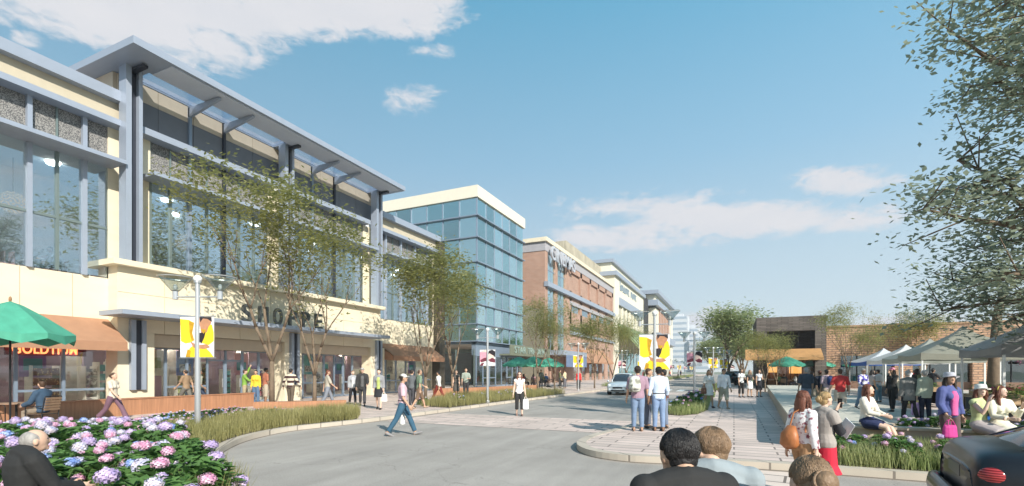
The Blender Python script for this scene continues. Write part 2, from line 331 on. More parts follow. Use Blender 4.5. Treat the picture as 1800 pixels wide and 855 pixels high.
# ------------------------------------------------------------------ ground, roads, pavements
def struct(o): return tag(o, kind='structure')
struct(MB().sheet([(-900, -300), (900, -300), (900, 1500), (-900, 1500)], -.03).build('ground', mat('far_ground', (.22, .24, .17), .95, var=.15, vs=.05)))
ROADP = [(-14, -30), (-14, 6), (-12.8, 14), (-12.8, 260), (2.6, 260), (2.6, 12.4), (60, 12.4), (60, -30)]
struct(MB().sheet(ROADP, 0).build('road', asphalt))
LK = [(-3.2, -12), (-3.3, -3), (-3.9, 2.2), (-5.1, 4.0), (-6.36, 4.75), (-7.87, 5.37), (-9.28, 6.25), (-10.43, 7.35), (-11.29, 8.6), (-11.75, 10.1), (-11.6, 11.4), (-11.35, 13.2), (-11.2, 17), (-11.05, 24), (-10.7, 34), (-10.5, 50), (-10.4, 80), (-10.4, 260)]
def smooth_path(P, n=5):
    out = []
    for i in range(len(P)-1):
        p0 = Vector(P[max(i-1, 0)]); p1 = Vector(P[i]); p2 = Vector(P[i+1]); p3 = Vector(P[min(i+2, len(P)-1)])
        for k in range(n):
            t = k/n
            q = .5*((2*p1)+(p2-p0)*t+(2*p0-5*p1+4*p2-p3)*t*t+(3*p1-3*p2+p3-p0)*t*t*t)
            out.append((q.x, q.y))
    return out+[P[-1]]
LKS = smooth_path(LK)
PH = .13
def offset(P, d):
    out = []
    for i in range(len(P)):
        a = Vector(P[max(i-1, 0)]); b = Vector(P[min(i+1, len(P)-1)]); t = (b-a).normalized()
        out.append((P[i][0]-t.y*d, P[i][1]+t.x*d))
    return out
def kerb(name, P, wd, z0, z1, mt, joints=.9):
    A = P; B = offset(P, wd); mb = MB(); acc = 0
    segs = []
    for i in range(len(P)-1):
        mb.add([(A[i][0], A[i][1], z0), (A[i+1][0], A[i+1][1], z0), (A[i+1][0], A[i+1][1], z1), (A[i][0], A[i][1], z1),
                (B[i][0], B[i][1], z0), (B[i+1][0], B[i+1][1], z0), (B[i+1][0], B[i+1][1], z1), (B[i][0], B[i][1], z1)],
               [(0, 1, 2, 3), (5, 4, 7, 6), (3, 2, 6, 7)])
    o = mb.build(name, mt); return struct(o)
kj = brickmat('kerb_block', (.52, .46, .38), (.47, .41, .34), (.22, .19, .16), .9, 5, .02, big=.15)
kerb('kerb', LKS, .2, -.01, PH+.01, kj)
LKI = offset(LKS, .2)
struct(MB().prism([(-60, -12)]+LKI+[(-60, 260)], -.05, PH).build('pavement', pave_pink))
# right hand island and plaza
RK = [(60, 9.75), (12, 9.75), (4, 9.76), (.9, 9.78), (-.9, 9.62), (-1.9, 9.5), (-2.7, 9.8), (-3.2, 10.5), (-3.38, 11.4), (-3.3, 12.6), (-3.0, 14.2), (-2.85, 16), (-2.75, 20), (-2.6, 30), (-2.3, 60), (-2.2, 100), (-2.2, 260)]
RKS = smooth_path(RK)
RKS = RKS[::-1]
kerb('kerb', RKS, .22, -.01, PH+.01, kj)
struct(MB().prism([(60, 260)]+offset(RKS, .22), -.05, PH).build('pavement', pave_pink))
struct(MB().sheet([(2.4, 12.6), (60, 12.6), (60, 52), (2.4, 52)], PH+.006).build('plaza_paving', pave_green))
struct(MB().sheet([(3.6, 15.0), (8.5, 15.0), (9.2, 24), (10, 46), (7.6, 46), (6.4, 24)], PH+.012).build('plaza_path', pave_pink))
struct(MB().sheet([(-11.1, 13.6), (-3.15, 13.6), (-3.0, 17.2), (-11.0, 17.2)], .006).build('crosswalk', pave_pink))
struct(MB().sheet([(-1.15, -8), (1.45, -8), (1.45, 9.74), (-1.0, 9.6)], .006).build('crosswalk', pave_big))
struct(MB().sheet([(-10.9, 37.5), (-2.6, 37.5), (-2.5, 41.5), (-10.8, 41.5)], .006).build('crosswalk', pave_pink))
mk = mat('white_road_line', (.75, .75, .72), .8, var=.1, vs=6)
for k in range(7):
    struct(MB().sheet([(-10.6+k*1.2, 44), (-10.0+k*1.2, 44), (-10.0+k*1.2, 48), (-10.6+k*1.2, 48)], .008).build('road_marking', mk))
struct(MB().sheet([(2.3, 56.5), (40, 56.5), (60, 250), (0, 250)], PH+.01).build('lawn', mat('lawn_green', (.12, .16, .05), .95, var=.2, vs=.8)))
# ------------------------------------------------------------------ the shopping building
WX = -23.0
GX = dict(mull=mull)
def window(par, y0, y1, z0, z1, x=WX, gm=None, name='window', fw=.045, transoms=(), mm=None, dep=.08):
    """one pane facing the street (x constant) and its frame"""
    gm = random.choice(glass_ups) if gm is None or gm is glass_up else random.choice(glass_ts) if gm is glass_t else gm
    p = MB().box(x-.012, x+.012, y0, y1, z0, z1).build(name, gm, par)
    f = MB(); mmx = mm or mull
    f.box(x-.03, x+dep, y0-fw, y0+fw, z0, z1)
    for t in transoms: f.box(x-.03, x+dep-.02, y0+fw, y1-fw, t-fw, t+fw)
    f.build('frame', mmx, p)
    return p
def window_s(par, x0, x1, z0, z1, y, gm=None, fw=.045, transoms=(), mm=None):
    gm = random.choice(glass_ts) if gm is glass_t else gm
    p = MB().box(x0, x1, y-.012, y+.012, z0, z1).build('window', gm or glass_up, par)
    f = MB(); f.box(x1-fw, x1+fw, y-.08, y+.03, z0, z1)
    for t in transoms: f.box(x0+fw, x1-fw, y-.06, y+.03, t-fw, t+fw)
    f.build('frame', mm or mull, p); return p
SB = thing('shopping_building', 'long two storey cream shop building with blue steel columns and jutting flat roof canopy', 'building', (-30, 15, 0))
# carcass: back, floors, roof. Interior stays open behind the glass
c = MB(); c.box(-45, -44.6, -6, 35, 0, 13); c.box(-44.6, WX, -6.2, -6, 0, 13); c.box(-44.6, WX-.2, 34.9, 35.1, 0, 13)
c.build('back_wall', cream2, SB)
c = MB(); c.box(-44.6, WX-.35, -6, 34.9, 3.4, 5.35); c.box(WX-.35, WX-.14, -6, 34.9, 4.1, 5.35); c.build('floor_slab', intw, SB)
c = MB(); c.box(-44.6, WX-.05, -6, 34.9, 10.15, 12.0); c.build('upper_ceiling', mat('white_ceiling', (.75, .77, .78), .8, var=.03), SB)
c = MB(); c.box(-44.6, WX-.3, -6, 34.9, 12.0, 12.9); c.build('roof', greyb, SB)
c = MB(); c.box(-44.6, WX-.3, -6, 34.9, PH, PH+.03); c.build('shop_floor', intf, SB)
c = MB(); c.box(-27.2, -27, -6, 34.9, 5.35, 10.15); c.build('upper_inner_wall', mat('pale_inner_wall', (.74, .78, .80), .8, var=.04), SB)
def wing(y0, y1, ncol, sgn_fin, endp):
    """roof edge, parapet, granite panels, fin shelf, tall glazing, cream wall, awning and shop front of one side wing"""
    m = MB(); m.box(WX-.5, -22.4, y0, y1, 12.6, 13.02); m.build('roof_edge', steel, SB)
    m = MB(); m.box(WX-.1, -22.75, y0, y1, 11.85, 12.6); m.build('parapet', dark_tan, SB)
    m = MB(); m.box(WX-.1, -22.4, y0, y1, 11.62, 11.85); m.build('cornice', steel, SB)
    m = MB(); m.box(WX-.15, WX-.02, y0, y1, 10.1, 11.62); m.build('granite_band', stone, SB)
    m = MB(); m.box(WX, -21.85, y0 if sgn_fin else y0, y1-.25, 9.95, 10.1); m.build('fin_shelf', steel, SB)
    st = (y1-endp-y0)/ncol
    for k in range(ncol):
        a = y0+k*st
        window(SB, a, a+st, 5.55, 9.95, transoms=(7.5,))
        if k % 2 == 1:
            m = MB(); m.box(WX, -22.84, a-.07, a+.07, 5.5, 12.6); m.build('steel_mullion', steel, SB)
        m = MB(); m.box(WX-.02, WX+.04, a-.03, a+.03, 10.1, 11.62); m.build('panel_joint', mull, SB)
    m = MB(); m.box(WX-.1, WX+.05, y1-endp, y1, 5.5, 11.62); m.build('pier', cream, SB)
    m = MB()
    n = int((y1-y0)/1.64)
    for k in range(n+1):
        a = y0+k*(y1-y0)/(n+1); b = y0+(k+1)*(y1-y0)/(n+1)
        m.box(WX-.1, WX+.03, a+.01, b-.01, 3.3, 5.5)
    m.box(WX-.12, WX, y0, y1, 3.3, 5.49)
    m.build('wall', cream, SB)
wing(-5.2, 11.35, 20, True, .35)
wing(27.2, 34.6, 8, True, .4)
# centre bay
y0, y1 = 11.35, 26.6
m = MB(); m.box(-27.5, -22.95, 10.55, 27.0, 14.02, 14.3); m.box(-21.85, -20.35, 10.55, 27.0, 14.02, 14.3); m.box(-21.75, -20.6, 10.75, 26.8, 14.3, 14.4)
for a, b in ((10.55, 11.9), (18.7, 19.3), (26.2, 27.0)): m.box(-22.95, -21.85, a, b, 14.02, 14.3)
m.build('canopy_roof', steel, SB)
for a, b in ((11.9, 18.7), (19.3, 26.2)): m = MB(); m.box(-22.95, -21.85, a, b, 14.08, 14.12); m.build('canopy_glass', glassmat('frosted_canopy_glass', (.82, .86, .92), .12, rough=.3) if 'frosted_canopy_glass' not in MC else MC['frosted_canopy_glass'], SB)
m = MB(); m.box(-21.8, -20.5, 12.0, 26.6, 13.97, 14.015); m.build('canopy_soffit', soffit, SB)
m = MB(); m.box(-27.4, WX-.05, 11.2, 26.6, 12.9, 14.01); m.build('clerestory_box', tanp, SB)
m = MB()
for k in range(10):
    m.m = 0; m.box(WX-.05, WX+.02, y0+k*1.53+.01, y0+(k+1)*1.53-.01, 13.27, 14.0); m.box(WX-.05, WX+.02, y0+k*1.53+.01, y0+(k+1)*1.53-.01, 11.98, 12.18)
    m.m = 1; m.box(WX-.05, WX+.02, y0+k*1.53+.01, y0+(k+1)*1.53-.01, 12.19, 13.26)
m.build('upper_wall', [tanp, mat('canopy_shadow_panel', (.15, .16, .18), .6, var=.05)], SB)  # second material: the canopy's shadow band, put into the panel colour
m = MB(); m.box(WX-.1, -22.4, y0, 18.6, 11.7, 11.98); m.box(WX-.1, -22.4, 19.2, 25.9, 11.7, 11.98); m.build('cornice', steel, SB)
m = MB(); m.box(WX-.15, WX-.02, y0, y1, 10.1, 11.7); m.build('granite_band', stone, SB)
m = MB(); m.box(WX, -21.85, 12.1, 18.75, 9.92, 10.07); m.build('fin_shelf', steel, SB)
m = MB(); m.box(WX, -21.85, 19.3, 26.1, 9.92, 10.07); m.build('fin_shelf', steel, SB)
for (a0, a1) in ((12.55, 18.35), (19.6, 25.8)):
    n = 7; st = (a1-a0)/n
    for k in range(n):
        a = a0+k*st
        window(SB, a, a+st, 6.2, 9.92)
        m = MB(); m.box(WX-.02, WX+.04, a-.03, a+.03, 10.1, 11.7); m.build('panel_joint', mull, SB)
        if k in (2, 4):
            m = MB(); m.box(WX+.0, -22.86, a-.06, a+.06, 6.2, 14.0); m.build('steel_mullion', steel_d if k == 4 else mull_b, SB)
            m = MB(); m.add([(-22.95, a-.06, 13.5), (-22.95, a-.06, 13.94), (-20.8, a-.06, 13.94), (-20.8, a-.06, 13.84), (-22.95, a+.06, 13.5), (-22.95, a+.06, 13.94), (-20.8, a+.06, 13.94), (-20.8, a+.06, 13.84)], [(0, 1, 2, 3), (7, 6, 5, 4), (0, 3, 7, 4), (3, 2, 6, 7), (1, 0, 4, 5)])
            m.build('canopy_bracket', steel, SB)
for a, b in ((y0, 12.55), (18.35, 19.6), (25.8, y1)):
    m = MB(); m.box(WX-.1, WX+.05, a, b, 6.2, 11.7); m.build('pier', cream, SB)
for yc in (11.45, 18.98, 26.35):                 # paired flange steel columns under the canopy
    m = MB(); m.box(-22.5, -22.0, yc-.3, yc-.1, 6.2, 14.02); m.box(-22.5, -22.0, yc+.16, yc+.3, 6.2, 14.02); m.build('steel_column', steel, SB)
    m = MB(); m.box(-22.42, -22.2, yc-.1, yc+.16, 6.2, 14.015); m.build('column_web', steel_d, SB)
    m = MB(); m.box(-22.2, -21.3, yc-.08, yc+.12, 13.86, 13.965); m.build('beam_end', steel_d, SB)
m = MB(); m.box(WX-.05, -21.95, 10.7, 26.9, 5.98, 6.2); m.build('ledge', cream, SB)
m = MB()
for k in range(9):
    a, b = 11.0+k*1.755, 11.0+(k+1)*1.755
    m.box(WX, -22.3, a+.012, b-.012, 4.95, 5.98); m.box(WX, -22.3, a+.012, b-.012, 3.35, 4.93)
m.box(WX-.05, -22.33, 11.0, 26.8, 3.35, 5.98); m.build('wall', cream, SB)
m = MB(); m.box(-22.35, -20.75, 10.4, 25.9, 3.92, 4.1); m.build('entrance_canopy', steel, SB)
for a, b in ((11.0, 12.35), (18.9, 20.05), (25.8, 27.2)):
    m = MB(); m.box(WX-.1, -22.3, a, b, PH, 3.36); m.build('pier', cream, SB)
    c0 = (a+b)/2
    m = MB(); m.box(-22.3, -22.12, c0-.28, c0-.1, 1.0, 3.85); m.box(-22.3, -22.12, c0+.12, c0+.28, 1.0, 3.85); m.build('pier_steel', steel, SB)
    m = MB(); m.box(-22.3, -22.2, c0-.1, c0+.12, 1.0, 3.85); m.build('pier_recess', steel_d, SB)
m = MB(); m.box(WX-.3, -22.5, 12.35, 18.9, 2.8, 3.36); m.box(WX-.3, -22.5, 20.05, 25.8, 2.8, 3.36); m.build('lintel', tanp, SB)
# shop fronts: (y range, panes, top)
def shopfront(par, a0, a1, n, top, x=WX-.2, doors=()):
    st = (a1-a0)/n
    for k in range(n):
        a = a0+k*st
        if k in doors:
            p = MB().box(x-.015, x+.015, a+.06, a+st-.06, PH+.05, top-.5).build('door', glass, par)
            f = MB(); f.box(x-.04, x+.06, a, a+.07, PH, top); f.box(x-.04, x+.06, a+st-.07, a+st, PH, top-.5); f.box(x-.04, x+.05, a+.07, a+st-.07, top-.55, top-.48); f.box(x-.04, x+.05, a+.07, a+st-.07, PH, PH+.14); f.build('frame', mull_b, p)
            h = MB(); h.box(x+.07, x+.11, a+st-.2, a+st-.16, .95, 1.4); h.build('handle', polem, p)
            MB().box(x-.01, x+.01, a+.07, a+st, top-.48, top).build('transom_light', glass, par)
        else:
            window(par, a, a+st, PH+.05, top, x, glass, transoms=(.18, 1.05, top-.02) if k % 3 else (.18, top-.02), mm=mull_b, name='shop_window')
shopfront(SB, -5.2, 11.0, 12, 3.0, doors=(6,))
shopfront(SB, 12.35, 18.9, 7, 2.8, doors=(3, 4))
shopfront(SB, 20.05, 25.8, 7, 2.8, doors=(4,))
shopfront(SB, 27.2, 34.3, 6, 3.0, doors=(3,))
m = MB(); m.box(WX-.12, WX-.02, -5.2, 11.0, 3.0, 3.3); m.box(WX-.12, WX-.02, 27.2, 34.6, 3.0, 3.3); m.build('shop_lintel', cream, SB)
def awning(par, a0, a1, zt, zb, xo, x=WX, mt=rust, drop=.34):
    m = MB(); m.extr([(x+.04, zt), (xo, zb+drop), (xo, zb), (xo-.03, zb), (xo-.03, zb+drop-.04), (x+.04, zt-.05)], a0, a1)
    m.add([(x+.04, a0, zt), (x+.04, a0, zb+.1), (xo, a0, zb), (xo, a0, zb+drop)], [(0, 1, 2, 3)])
    m.add([(x+.04, a1, zt), (x+.04, a1, zb+.1), (xo, a1, zb), (xo, a1, zb+drop)], [(3, 2, 1, 0)])
    m.build('awning', mt, par)
awning(SB, -4, 11.0, 3.85, 2.55, -21.6)
awning(SB, 27.3, 33.9, 3.75, 2.5, -21.6)
m = MB(); m.box(WX-.1, -22.35, 34.3, 35.1, 0, 12.6); m.build('end_pier', mat('dark_bronze_pier', (.06, .05, .035), .6), SB)
m = MB()
for k in range(9): m.box(-29.5, -29.3, -5+k*4.5, -5+k*4.5+3.6, PH, 3.6)
m.build('display_wall', intp, SB)
m = MB(); m.box(-29.8, -29.6, -6, 34.9, PH, 4.1); m.build('shop_inner_wall', intw, SB)
random.seed(3)
goods = [patmat('goods_gold', (.7, .45, .2), (.25, .13, .09), 'spots', 14, .3), patmat('goods_pale', (.75, .7, .62), (.3, .26, .25), 'noise', 9), mat('goods_rose', (.5, .16, .2)), mat('goods_teal', (.12, .34, .35)), mat('goods_blue', (.15, .2, .42)), mat('goods_olive', (.45, .46, .22))]
for k in range(34):
    y = -4+k*1.13+random.uniform(-.3, .3); x = random.uniform(-28.6, -24.2); h = random.uniform(.9, 2.3)
    m = MB(); ww = random.uniform(.35, .9)
    m.box(x-.3, x+.3, y-ww/2, y+ww/2, PH, PH+h*.12); m.m = 1
    for j in range(4):
        z = PH+h*(.16+.21*j); m.box(x-.28, x+.28, y-ww/2+.03, y+ww/2-.03, z, z+h*.15)
    m.m = 0; m.box(x-.3, x+.3, y-ww/2, y-ww/2+.03, PH, PH+h); m.box(x-.3, x+.3, y+ww/2-.03, y+ww/2, PH, PH+h)
    m.build('display_shelf', [intw, goods[k % 6]], SB)
for k in range(26):
    x = -24.8-(k % 3)*2.3; y = -4+k*1.5
    MB().loft([(x, y, 3.30), (x, y, 3.38)], [.28, .32], 12).build('ceiling_light', lightm, SB)
    MB().loft([(x+(.0 if k % 2 else -.4), y+.5, 10.04), (x+(.0 if k % 2 else -.4), y+.5, 10.12)], [.2, .24], 12).build('ceiling_light', lightm, SB)
for k, (yy, c_) in enumerate(((-2.4, 0), (.6, 1), (3.4, 2), (5.9, 3), (8.9, 0), (13.2, 3), (14.6, 1), (17.6, 2), (20.7, 0), (22.2, 4), (24.9, 1), (28.4, 2), (30.2, 3), (33.0, 0))):
    m = MB(); m.box(-24.6, -24.57, yy, yy+.8, 1.55, 2.75); m.m = 1; m.box(-24.565, -24.56, yy+.12, yy+.68, 1.7+.1*(k % 3), 2.1+.15*(k % 3))
    m.build('display_poster', [[mat('poster_plum', (.34, .18, .42)), mat('poster_blue', (.22, .32, .6)), mat('poster_rose', (.7, .35, .4)), mat('poster_cream', (.8, .72, .55)), mat('poster_teal', (.2, .5, .5))][c_], goods[(k*2+1) % 6]], SB)
def text(s, size, depth, mt, name, par, loc, rot, xs=1, font_bold=True):
    cu = bpy.data.curves.new(name, 'FONT'); cu.body = s; cu.size = size; cu.extrude = depth/2; cu.bevel_depth = 0; cu.space_character = 1.05; cu.offset = .012*size if font_bold else 0
    t = bpy.data.objects.new(name, cu); col.objects.link(t); dg = bpy.context.evaluated_depsgraph_get()
    me = bpy.data.meshes.new_from_object(t.evaluated_get(dg)); bpy.data.objects.remove(t)
    me.materials.clear(); me.materials.append(mt)
    o = bpy.data.objects.new(name, me); col.objects.link(o)
    wd = max(v.co.x for v in me.vertices)-min(v.co.x for v in me.vertices)
    if par: o.parent = par; o0 = ORG[par.name]
    else: o0 = Vector((0, 0, 0))
    o.location = Vector(loc)-o0; o.rotation_euler = rot; o.scale = (xs/wd if xs else 1, 1, 1)
    return o
# lettering faces the street (+x), reads along +y
RS = (R_(90), 0, R_(90))
for i, ch in enumerate('SHOPPE'):
    text(ch, 1.18, .14, mat('sign_metal', (.10, .11, .11), .35, .5), 'sign_letter', SB, (-20.95, 15.35+i*.86, 4.11), RS, .5)
m = MB(); m.box(-21.0, -20.95, 15.3, 20.5, 4.1, 4.14); m.build('sign_rail', steel, SB)
neon = mat('red_neon', (1, .25, .08), .4, em=3.0, var=0)
text('GOLDTIUM', .55, .03, neon, 'neon_sign', SB, (WX-.6, 8.35, 2.42), RS, 1.9)
m = MB(); m.box(WX-.75, WX-.7, 8.2, 10.6, 2.35, 2.98); m.build('neon_backing', mat('plum_sign_board', (.16, .03, .07), .6), SB)
# ------------------------------------------------------------------ glass corner tower
T = thing('glass_tower', 'six storey corner tower of blue green glass with a cream flat cornice', 'building', (-30, 48, 0))
rows = [4.7, 6.4, 8.35, 10.3, 12.5, 14.93, 17.06, 18.8]
SX = [-23-1.95*i for i in range(8)]; SYs = [41.9+1.9*i for i in range(7)]
for r in range(len(rows)-1):
    for i in range(6): window(T, SYs[i], SYs[i+1], rows[r], rows[r+1], WX, glass_t, mm=mull_b, fw=.05)
    for i in range(6): window_s(T, SX[i+1], SX[i], rows[r], rows[r+1], 41.9, glass_t, mm=mull_b, fw=.05)
for r, z in enumerate(rows[:-1]):
    m = MB(); m.box(-36, WX+.3, 41.6, 53.4, z-.05, z+.05); m.box(-36, WX-.05, 41.95, 53.3, z-.25, z-.08); m.build('storey_ledge', mull_b, T)
m = MB(); m.box(-37, WX+.2, 41.7, 53.6, 18.85, 20.0); m.build('cornice', mat('cream_cornice_metal', (.72, .66, .54), .7, var=.04), T)  # one even cream on every face of the cornice
m = MB(); m.box(-36.9, -36.6, 42, 53.3, 0, 18.8); m.box(-36.6, WX-.1, 53.1, 53.3, 4, 18.8); m.box(-30.5, -30.3, 42.1, 53, 4, 14.9); m.build('inner_wall', mat('pale_green_inner_wall', (.50, .54, .48), .8), T)
for z in rows[:-1]: m = MB(); m.box(-36.5, -23.4, 42.3, 53.0, z-.3, z-.1); m.build('floor_slab', intw, T)
m = MB(); m.box(-36, -30, 42.1, 44, 15.2, 16.9); m.build('yellow_panel', mat('mustard_panel', (.62, .47, .08), .7), T)
shopfront(T, 41.9, 53.3, 8, 3.3, WX-.1, doors=(4,))
for i in range(3):
    window_s(T, -23.3-2.1*(i+1), -23.3-2.1*i, PH, 3.9, 41.95, glass, mm=mull)
m = MB(); m.box(-24, -21.8, 47.2, 59.5, 3.45, 3.62); m.box(-21.9, -21.8, 47.2, 59.5, 3.62, 4.6); m.build('sign_canopy', mat('dark_olive_fascia', (.16, .17, .12), .7), T)
text('STAR TRADING', 1.0, .06, mat('sign_green_metal', (.35, .45, .40), .4, .3), 'sign_lettering', T, (-21.76, 48.2, 3.75), RS, 9.6)
m = MB(); m.box(-30, -23.12, 53.3, 60.8, 0, 9.8); m.build('link_block', mat('dark_link_wall', (.16, .14, .1), .8), T)
m = MB(); m.box(-23.6, -23.12, 41.95, 53.3, 3.32, 4.6); m.build('spandrel', mull_b, T)
# ------------------------------------------------------------------ brick cinema
CN = thing('cinema_building', 'red brick cinema with a grey top band, tall glass strips and metal roofline letters', 'building', (-30, 80, 0))
y0, y1 = 60.85, 101.2
m = MB(); m.box(-48, -23.3, y0, y1, 0, 17.9)
piers = [(60.85, 61.9), (65.0, 66.0), (69.6, 71.6)]
for a, b in piers: m.box(-23.3, WX, a, b, 0, 17.9)
for k in range(6): m.box(-23.3, WX, 71.6+k*5.7, 71.6+k*5.7+.9, 9.0, 17.9)
m.box(-23.3, WX, 71.6, y1, 8.8, 10.9); m.box(-23.3, WX, 71.6, y1, 12.6, 14.2); m.box(-23.3, WX, 71.6, y1, 17.1, 17.9); m.box(-23.3, WX, 71.6, y1, 5.9, 7.4)
for k in range(7): m.box(-23.3, WX-.01, 71.6+k*4.55, 71.6+k*4.55+2.1, 0, 5.9)
m.build('wall', brick, CN)
m = MB(); m.box(-48, WX+.06, y0-.08, y1, 17.9, 19.1); m.box(WX-.2, WX+.12, 71.6, y1, 12.0, 12.55); m.build('grey_band', greyb, CN)
m = MB(); m.box(-48, WX+.35, y0-.35, y1, 19.1, 19.65); m.build('cornice', mat('cream_cap', (.70, .62, .47), .7), CN)
m = MB(); m.box(WX-.1, WX+.5, y0-.1, y1, 13.1, 13.75); m.box(WX-.1, WX+.35, 71.6, y1, 7.4, 7.9); m.build('string_course', steel, CN)
for a, b in ((61.9, 65.0), (66.0, 69.6)):
    for k in range(2):
        w0 = a+(b-a)*k/2; window(CN, w0, w0+(b-a)/2, 4.2, 17.9, WX-.2, glass_t, transoms=(7.0, 9.9, 11.4, 15.6), mm=mull_b, fw=.07)
for k in range(5): window(CN, 73+k*5.7, 76.6+k*5.7, 11.0, 12.0, WX-.22, glass_up, fw=.06, mm=steel_d)
for k in range(6): window(CN, 73.9+k*4.55, 76+k*4.55, PH, 3.2, WX-.15, glass, mm=mull_b, name='shop_window')
m = MB(); m.box(-34, -26, 79, y1+6, 19.6, 24.0); m.build('penthouse', brickmat('tan_siding', (.42, .38, .30), (.40, .36, .28), (.25, .22, .17), .5, 30, .03), CN)
awning(CN, 76, 92, 5.6, 3.0, -20.8, drop=.3)
m = MB(); m.box(WX-.1, -20.4, 60.9, 72, 3.9, 4.5); m.build('entrance_canopy', steel, CN)
text('CINEMAS', 2.6, .25, mat('sign_silver', (.60, .61, .65), .35, .4), 'sign_lettering', CN, (-22.35, 61.4, 16.9), RS, 10.6)
text('NE', 1.6, .08, whitep, 'sign_lettering', CN, (-20.3, 66.6, 2.4+.2), RS, 2.6)
m = MB(); m.box(-20.42, -20.36, 62, 71.8, 2.3, 3.9); m.build('sign_board', mat('sign_slate_blue', (.14, .19, .3), .6), CN)
m = MB(); m.box(WX, WX+.15, 71.8, 80, 8.1, 8.6); m.build('poster_frame', steel_d, CN)
# ------------------------------------------------------------------ cream department store
D = thing('department_store', 'tall cream stone store with two blue grey cornices and pilasters over a slanted green roof', 'building', (-30, 120, 0))
y0, y1 = 102.4, 138.5
m = MB(); m.box(-50, -23.4, y0, y1, 0, 22.0); m.box(-23.4, WX, y0, y0+4.2, 0, 22); m.box(-23.4, WX, y1-2.5, y1, 0, 22); m.box(-23.4, WX, y0+4.2, y1-2.5, 17.9, 22); m.box(-50, -23.8, y0+.5, y1-.5, 22, 25.0)
for k in range(7): m.box(-23.4, WX-.02, y0+8+k*4.3, y0+9.1+k*4.3, 0, 16.2)
m.build('wall', cream2, D)
m = MB(); m.box(-50, WX+.6, y0-.6, y1+.3, 22.0, 22.9); m.box(-50, -23.2, y0-.1, y1, 24.9, 25.6); m.build('cornice', steel, D)
m = MB(); m.box(WX-.3, WX+.3, y0+4.2, y1-2.5, 16.2, 17.9); m.build('string_course', steel, D)
for k in range(7): window(D, y0+4.2+k*4.3, y0+8+k*4.3, 9, 16.2, WX-.3, mat('cream_grey_panel', (.45, .42, .34)), mm=mull)
m = MB(); m.extr([(WX-.1, 12.2), (-18.6, 7.0), (-18.6, 6.6), (WX-.1, 11.8)], y0+3, y1+4); m.build('green_roof', mat('green_standing_roof', (.26, .33, .16), .7, var=.15), D)
m = MB()
for k in range(9): m.extr([(WX, 12.32), (-18.55, 7.12), (-18.55, 7.0), (WX, 12.2)], y0+3+k*4.4, y0+3.3+k*4.4)
m.build('roof_rib', mat('dark_green_rib', (.06, .09, .05)), D)
for k in range(8): window(D, y0+5+k*4.1, y0+8.6+k*4.1, PH, 6.0, WX+.05, glass_t, mm=mull_b, name='shop_window')
m = MB()
random.seed(11)
for k in range(13):                      # the far sign cannot be read: dark strokes of its letters' size
    yy = 107.5+k*1.55; zz = 19.6; a = random.choice((0, 1, 2))
    if k == 7: continue
    m.box(WX+.02, WX+.14, yy, yy+.28, zz, zz+1.5*(1.5 if k == 0 else 1))
    if a != 1: m.box(WX+.02, WX+.14, yy+.28, yy+1.1, zz+1.2, zz+1.48)
    if a != 2: m.box(WX+.02, WX+.14, yy+.28, yy+1.1, zz, zz+.28)
    if a: m.box(WX+.02, WX+.14, yy+.9, yy+1.15, zz+.28, zz+1.2)
m.build('sign_lettering', mat('sign_slate', (.22, .28, .33), .5), D)
# ------------------------------------------------------------------ far brick block
B5 = thing('corner_store', 'far brick and cream building with stepped blue cornices past the green sloped roof', 'building', (-30, 172, 0))
y0, y1 = 140, 205
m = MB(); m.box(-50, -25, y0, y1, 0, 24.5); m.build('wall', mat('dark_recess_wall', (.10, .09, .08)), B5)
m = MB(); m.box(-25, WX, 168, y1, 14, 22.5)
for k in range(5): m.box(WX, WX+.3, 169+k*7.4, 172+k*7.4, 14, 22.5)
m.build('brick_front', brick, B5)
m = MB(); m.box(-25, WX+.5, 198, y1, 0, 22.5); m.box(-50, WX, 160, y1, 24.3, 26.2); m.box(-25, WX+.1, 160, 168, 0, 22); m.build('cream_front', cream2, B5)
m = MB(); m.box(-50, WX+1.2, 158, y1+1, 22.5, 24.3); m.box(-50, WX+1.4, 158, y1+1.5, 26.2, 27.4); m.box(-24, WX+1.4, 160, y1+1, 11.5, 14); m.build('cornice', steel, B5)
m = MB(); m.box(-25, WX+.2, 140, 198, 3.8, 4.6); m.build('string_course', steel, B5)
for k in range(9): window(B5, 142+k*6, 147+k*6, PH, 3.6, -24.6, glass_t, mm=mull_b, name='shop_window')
m = MB()
for k in range(8): m.box(-25, -24.8, 141+k*2.4, 141.4+k*2.4, 4.6, 24.5)
m.build('dark_column', steel_d, B5)
# ------------------------------------------------------------------ distant pale towers
pt = mat('pale_tower_concrete', (.55, .57, .60), .8, var=.03); ptw = mat('pale_tower_windows', (.32, .38, .45), .4)
for i, (px, wd, hh, Y, lb) in enumerate([(1193, 24, 70, 620, 'pale distant tower nearest the street shops, broad and flat topped'), (1215, 20, 58, 640, 'pale slim distant tower behind the pink banner'), (1236, 22, 44, 600, 'lowest pale distant block beside the round trees'), (1256, 16, 50, 700, 'farthest pale tower half behind the tree crowns')]):
    u = (px-900)/FPX; d = Y; x = d*(-SY+CY*u); y = d*(CY+SY*u)
    t = thing('distant_tower', lb, 'tower', (x, y, 0), group='pale towers on the skyline')
    m = MB(); m.box(x-wd/2, x+wd/2, y-10, y+10, -.1, hh); m.box(x-wd/4, x+wd/4, y-5, y+5, hh, hh+4); m.build('wall', pt, t)
    for k in range(int(hh/7)):
        m = MB(); m.box(x-wd/2+1.5, x+wd/2-1.5, y-10.15, y-10, 4+k*7, 7+k*7); m.build('window', ptw, t)
